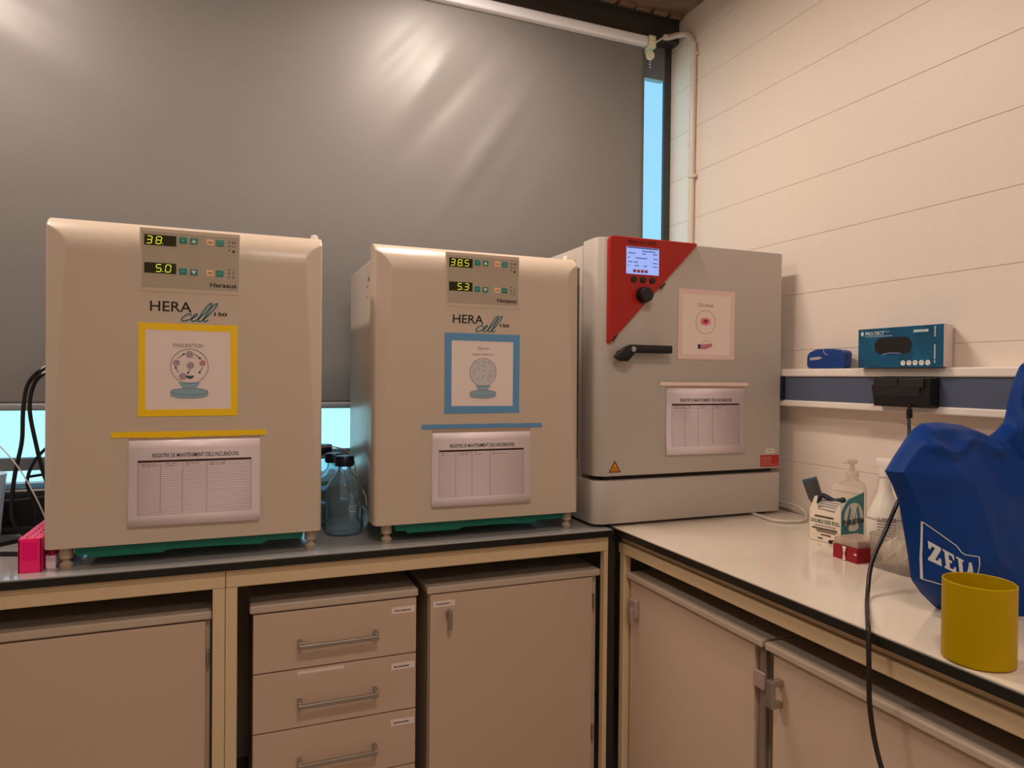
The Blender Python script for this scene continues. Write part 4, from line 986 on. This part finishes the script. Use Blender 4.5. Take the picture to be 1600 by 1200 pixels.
for k in range(6): cyl(bm, (-.404, 1.899+k*.0225, TT+.008), .0055, .030, 12)
obj('tubes', bm, M_hot, t)
t = thing('equipment_case', (-.60, 2.43, TT), 'black equipment case standing under the window at the left', 'case')
bm = NB(); box(bm, -.74, -.44, 2.36, 2.49, TT, TT+.125, .02, 4); obj('body', bm, M_black, t, smooth=True)
bm = NB(); tube(bm, [(-.68, 2.362, TT+.10), (-.60, 2.352, TT+.092), (-.50, 2.362, TT+.10)], .004, 8); obj('seam', bm, mat('charcoal_plastic', (44, 42, 42), .3), t, smooth=True)
t = thing('water_canister', (-.66, 2.2, TT), 'pale blue-white plastic canister at the left edge of the bench', 'canister')
bm = NB(); lathe(bm, [(0, 0), (.050, 0), (.058, .02), (.070, .17), (.072, .185), (.0, .188)], (-.655, 2.24, TT+.0), 36); obj('canister_body', bm, mat('pale_blue_plastic', (206, 222, 238), .35), t, smooth=True)
M_cable = mat('black_cable', (10, 10, 14), .35)
CB = [
    ('black cable looping high beside the left incubator, outer of the pair', [(-.42, 2.40, CZ+.05), (-.46, 2.25, CZ+.035), (-.492, 2.2, CZ+.010), (-.524, 2.2, CZ-.03), (-.535, 2.2, CZ-.099), (-.538, 2.2, CZ-.185), (-.553, 2.2, CZ-.27), (-.560, 2.2, CZ-.35), (-.552, 2.2, CZ-.41), (-.51, 2.21, TT+.006), (-.44, 2.25, TT+.006)], .0055, M_cable),
    ('black cable looping high beside the left incubator, inner of the pair', [(-.42, 2.40, CZ+.038), (-.46, 2.26, CZ+.02), (-.492, 2.215, CZ-.002), (-.515, 2.215, CZ-.033), (-.524, 2.215, CZ-.099), (-.509, 2.215, CZ-.195), (-.493, 2.215, CZ-.27), (-.475, 2.22, CZ-.33), (-.45, 2.23, CZ-.39), (-.43, 2.24, TT+.006)], .0055, M_cable),
    ('white cable crossing behind the pink rack', [(-.60, 2.17, CZ-.17), (-.570, 2.17, CZ-.205), (-.538, 2.17, CZ-.252), (-.508, 2.17, CZ-.312), (-.483, 2.175, CZ-.378), (-.46, 2.18, TT+.004)], .0018, mat('white_cable', (230, 228, 232), .4)),
    ('black cable curling in an S behind the pink rack', [(-.43, 2.33, CZ-.15), (-.49, 2.30, CZ-.20), (-.53, 2.29, CZ-.25), (-.545, 2.28, CZ-.31), (-.522, 2.27, CZ-.37), (-.512, 2.25, TT+.03), (-.51, 2.28, TT+.006)], .0045, M_cable),
    ('thin black cable loop at the left edge of the photo', [(-.68, 2.20, CZ-.10), (-.62, 2.14, CZ-.14), (-.588, 2.13, CZ-.18), (-.583, 2.13, CZ-.225), (-.60, 2.13, CZ-.26), (-.66, 2.13, CZ-.275)], .0022, M_cable),
    ('black cable lying flat on the bench left of the pink rack, nearer one', [(-.70, 2.09, TT+.006), (-.60, 2.075, TT+.006), (-.54, 2.06, TT+.006), (-.49, 2.04, TT+.006)], .0055, M_cable),
    ('black cable lying on the bench behind the nearer flat one', [(-.72, 2.17, TT+.006), (-.62, 2.15, TT+.006), (-.56, 2.20, TT+.006), (-.52, 2.26, TT+.006), (-.46, 2.30, TT+.006)], .0055, M_cable),
    ('black cable lying along the foot of the black case', [(-.75, 2.33, TT+.006), (-.62, 2.335, TT+.006), (-.52, 2.325, TT+.006), (-.42, 2.34, TT+.006)], .0055, M_cable),
    ('black cable strung across in front of the window sill', [(-.60, 2.52, CZ-.322), (-.55, 2.52, CZ-.316), (-.46, 2.52, CZ-.312), (-.40, 2.52, CZ-.34)], .0045, M_cable),
]
for lab, pts, r, m in CB:
    tag(obj('cable', tube(NB(), pts, r, 8, 8), m, smooth=True), lab, 'cable')
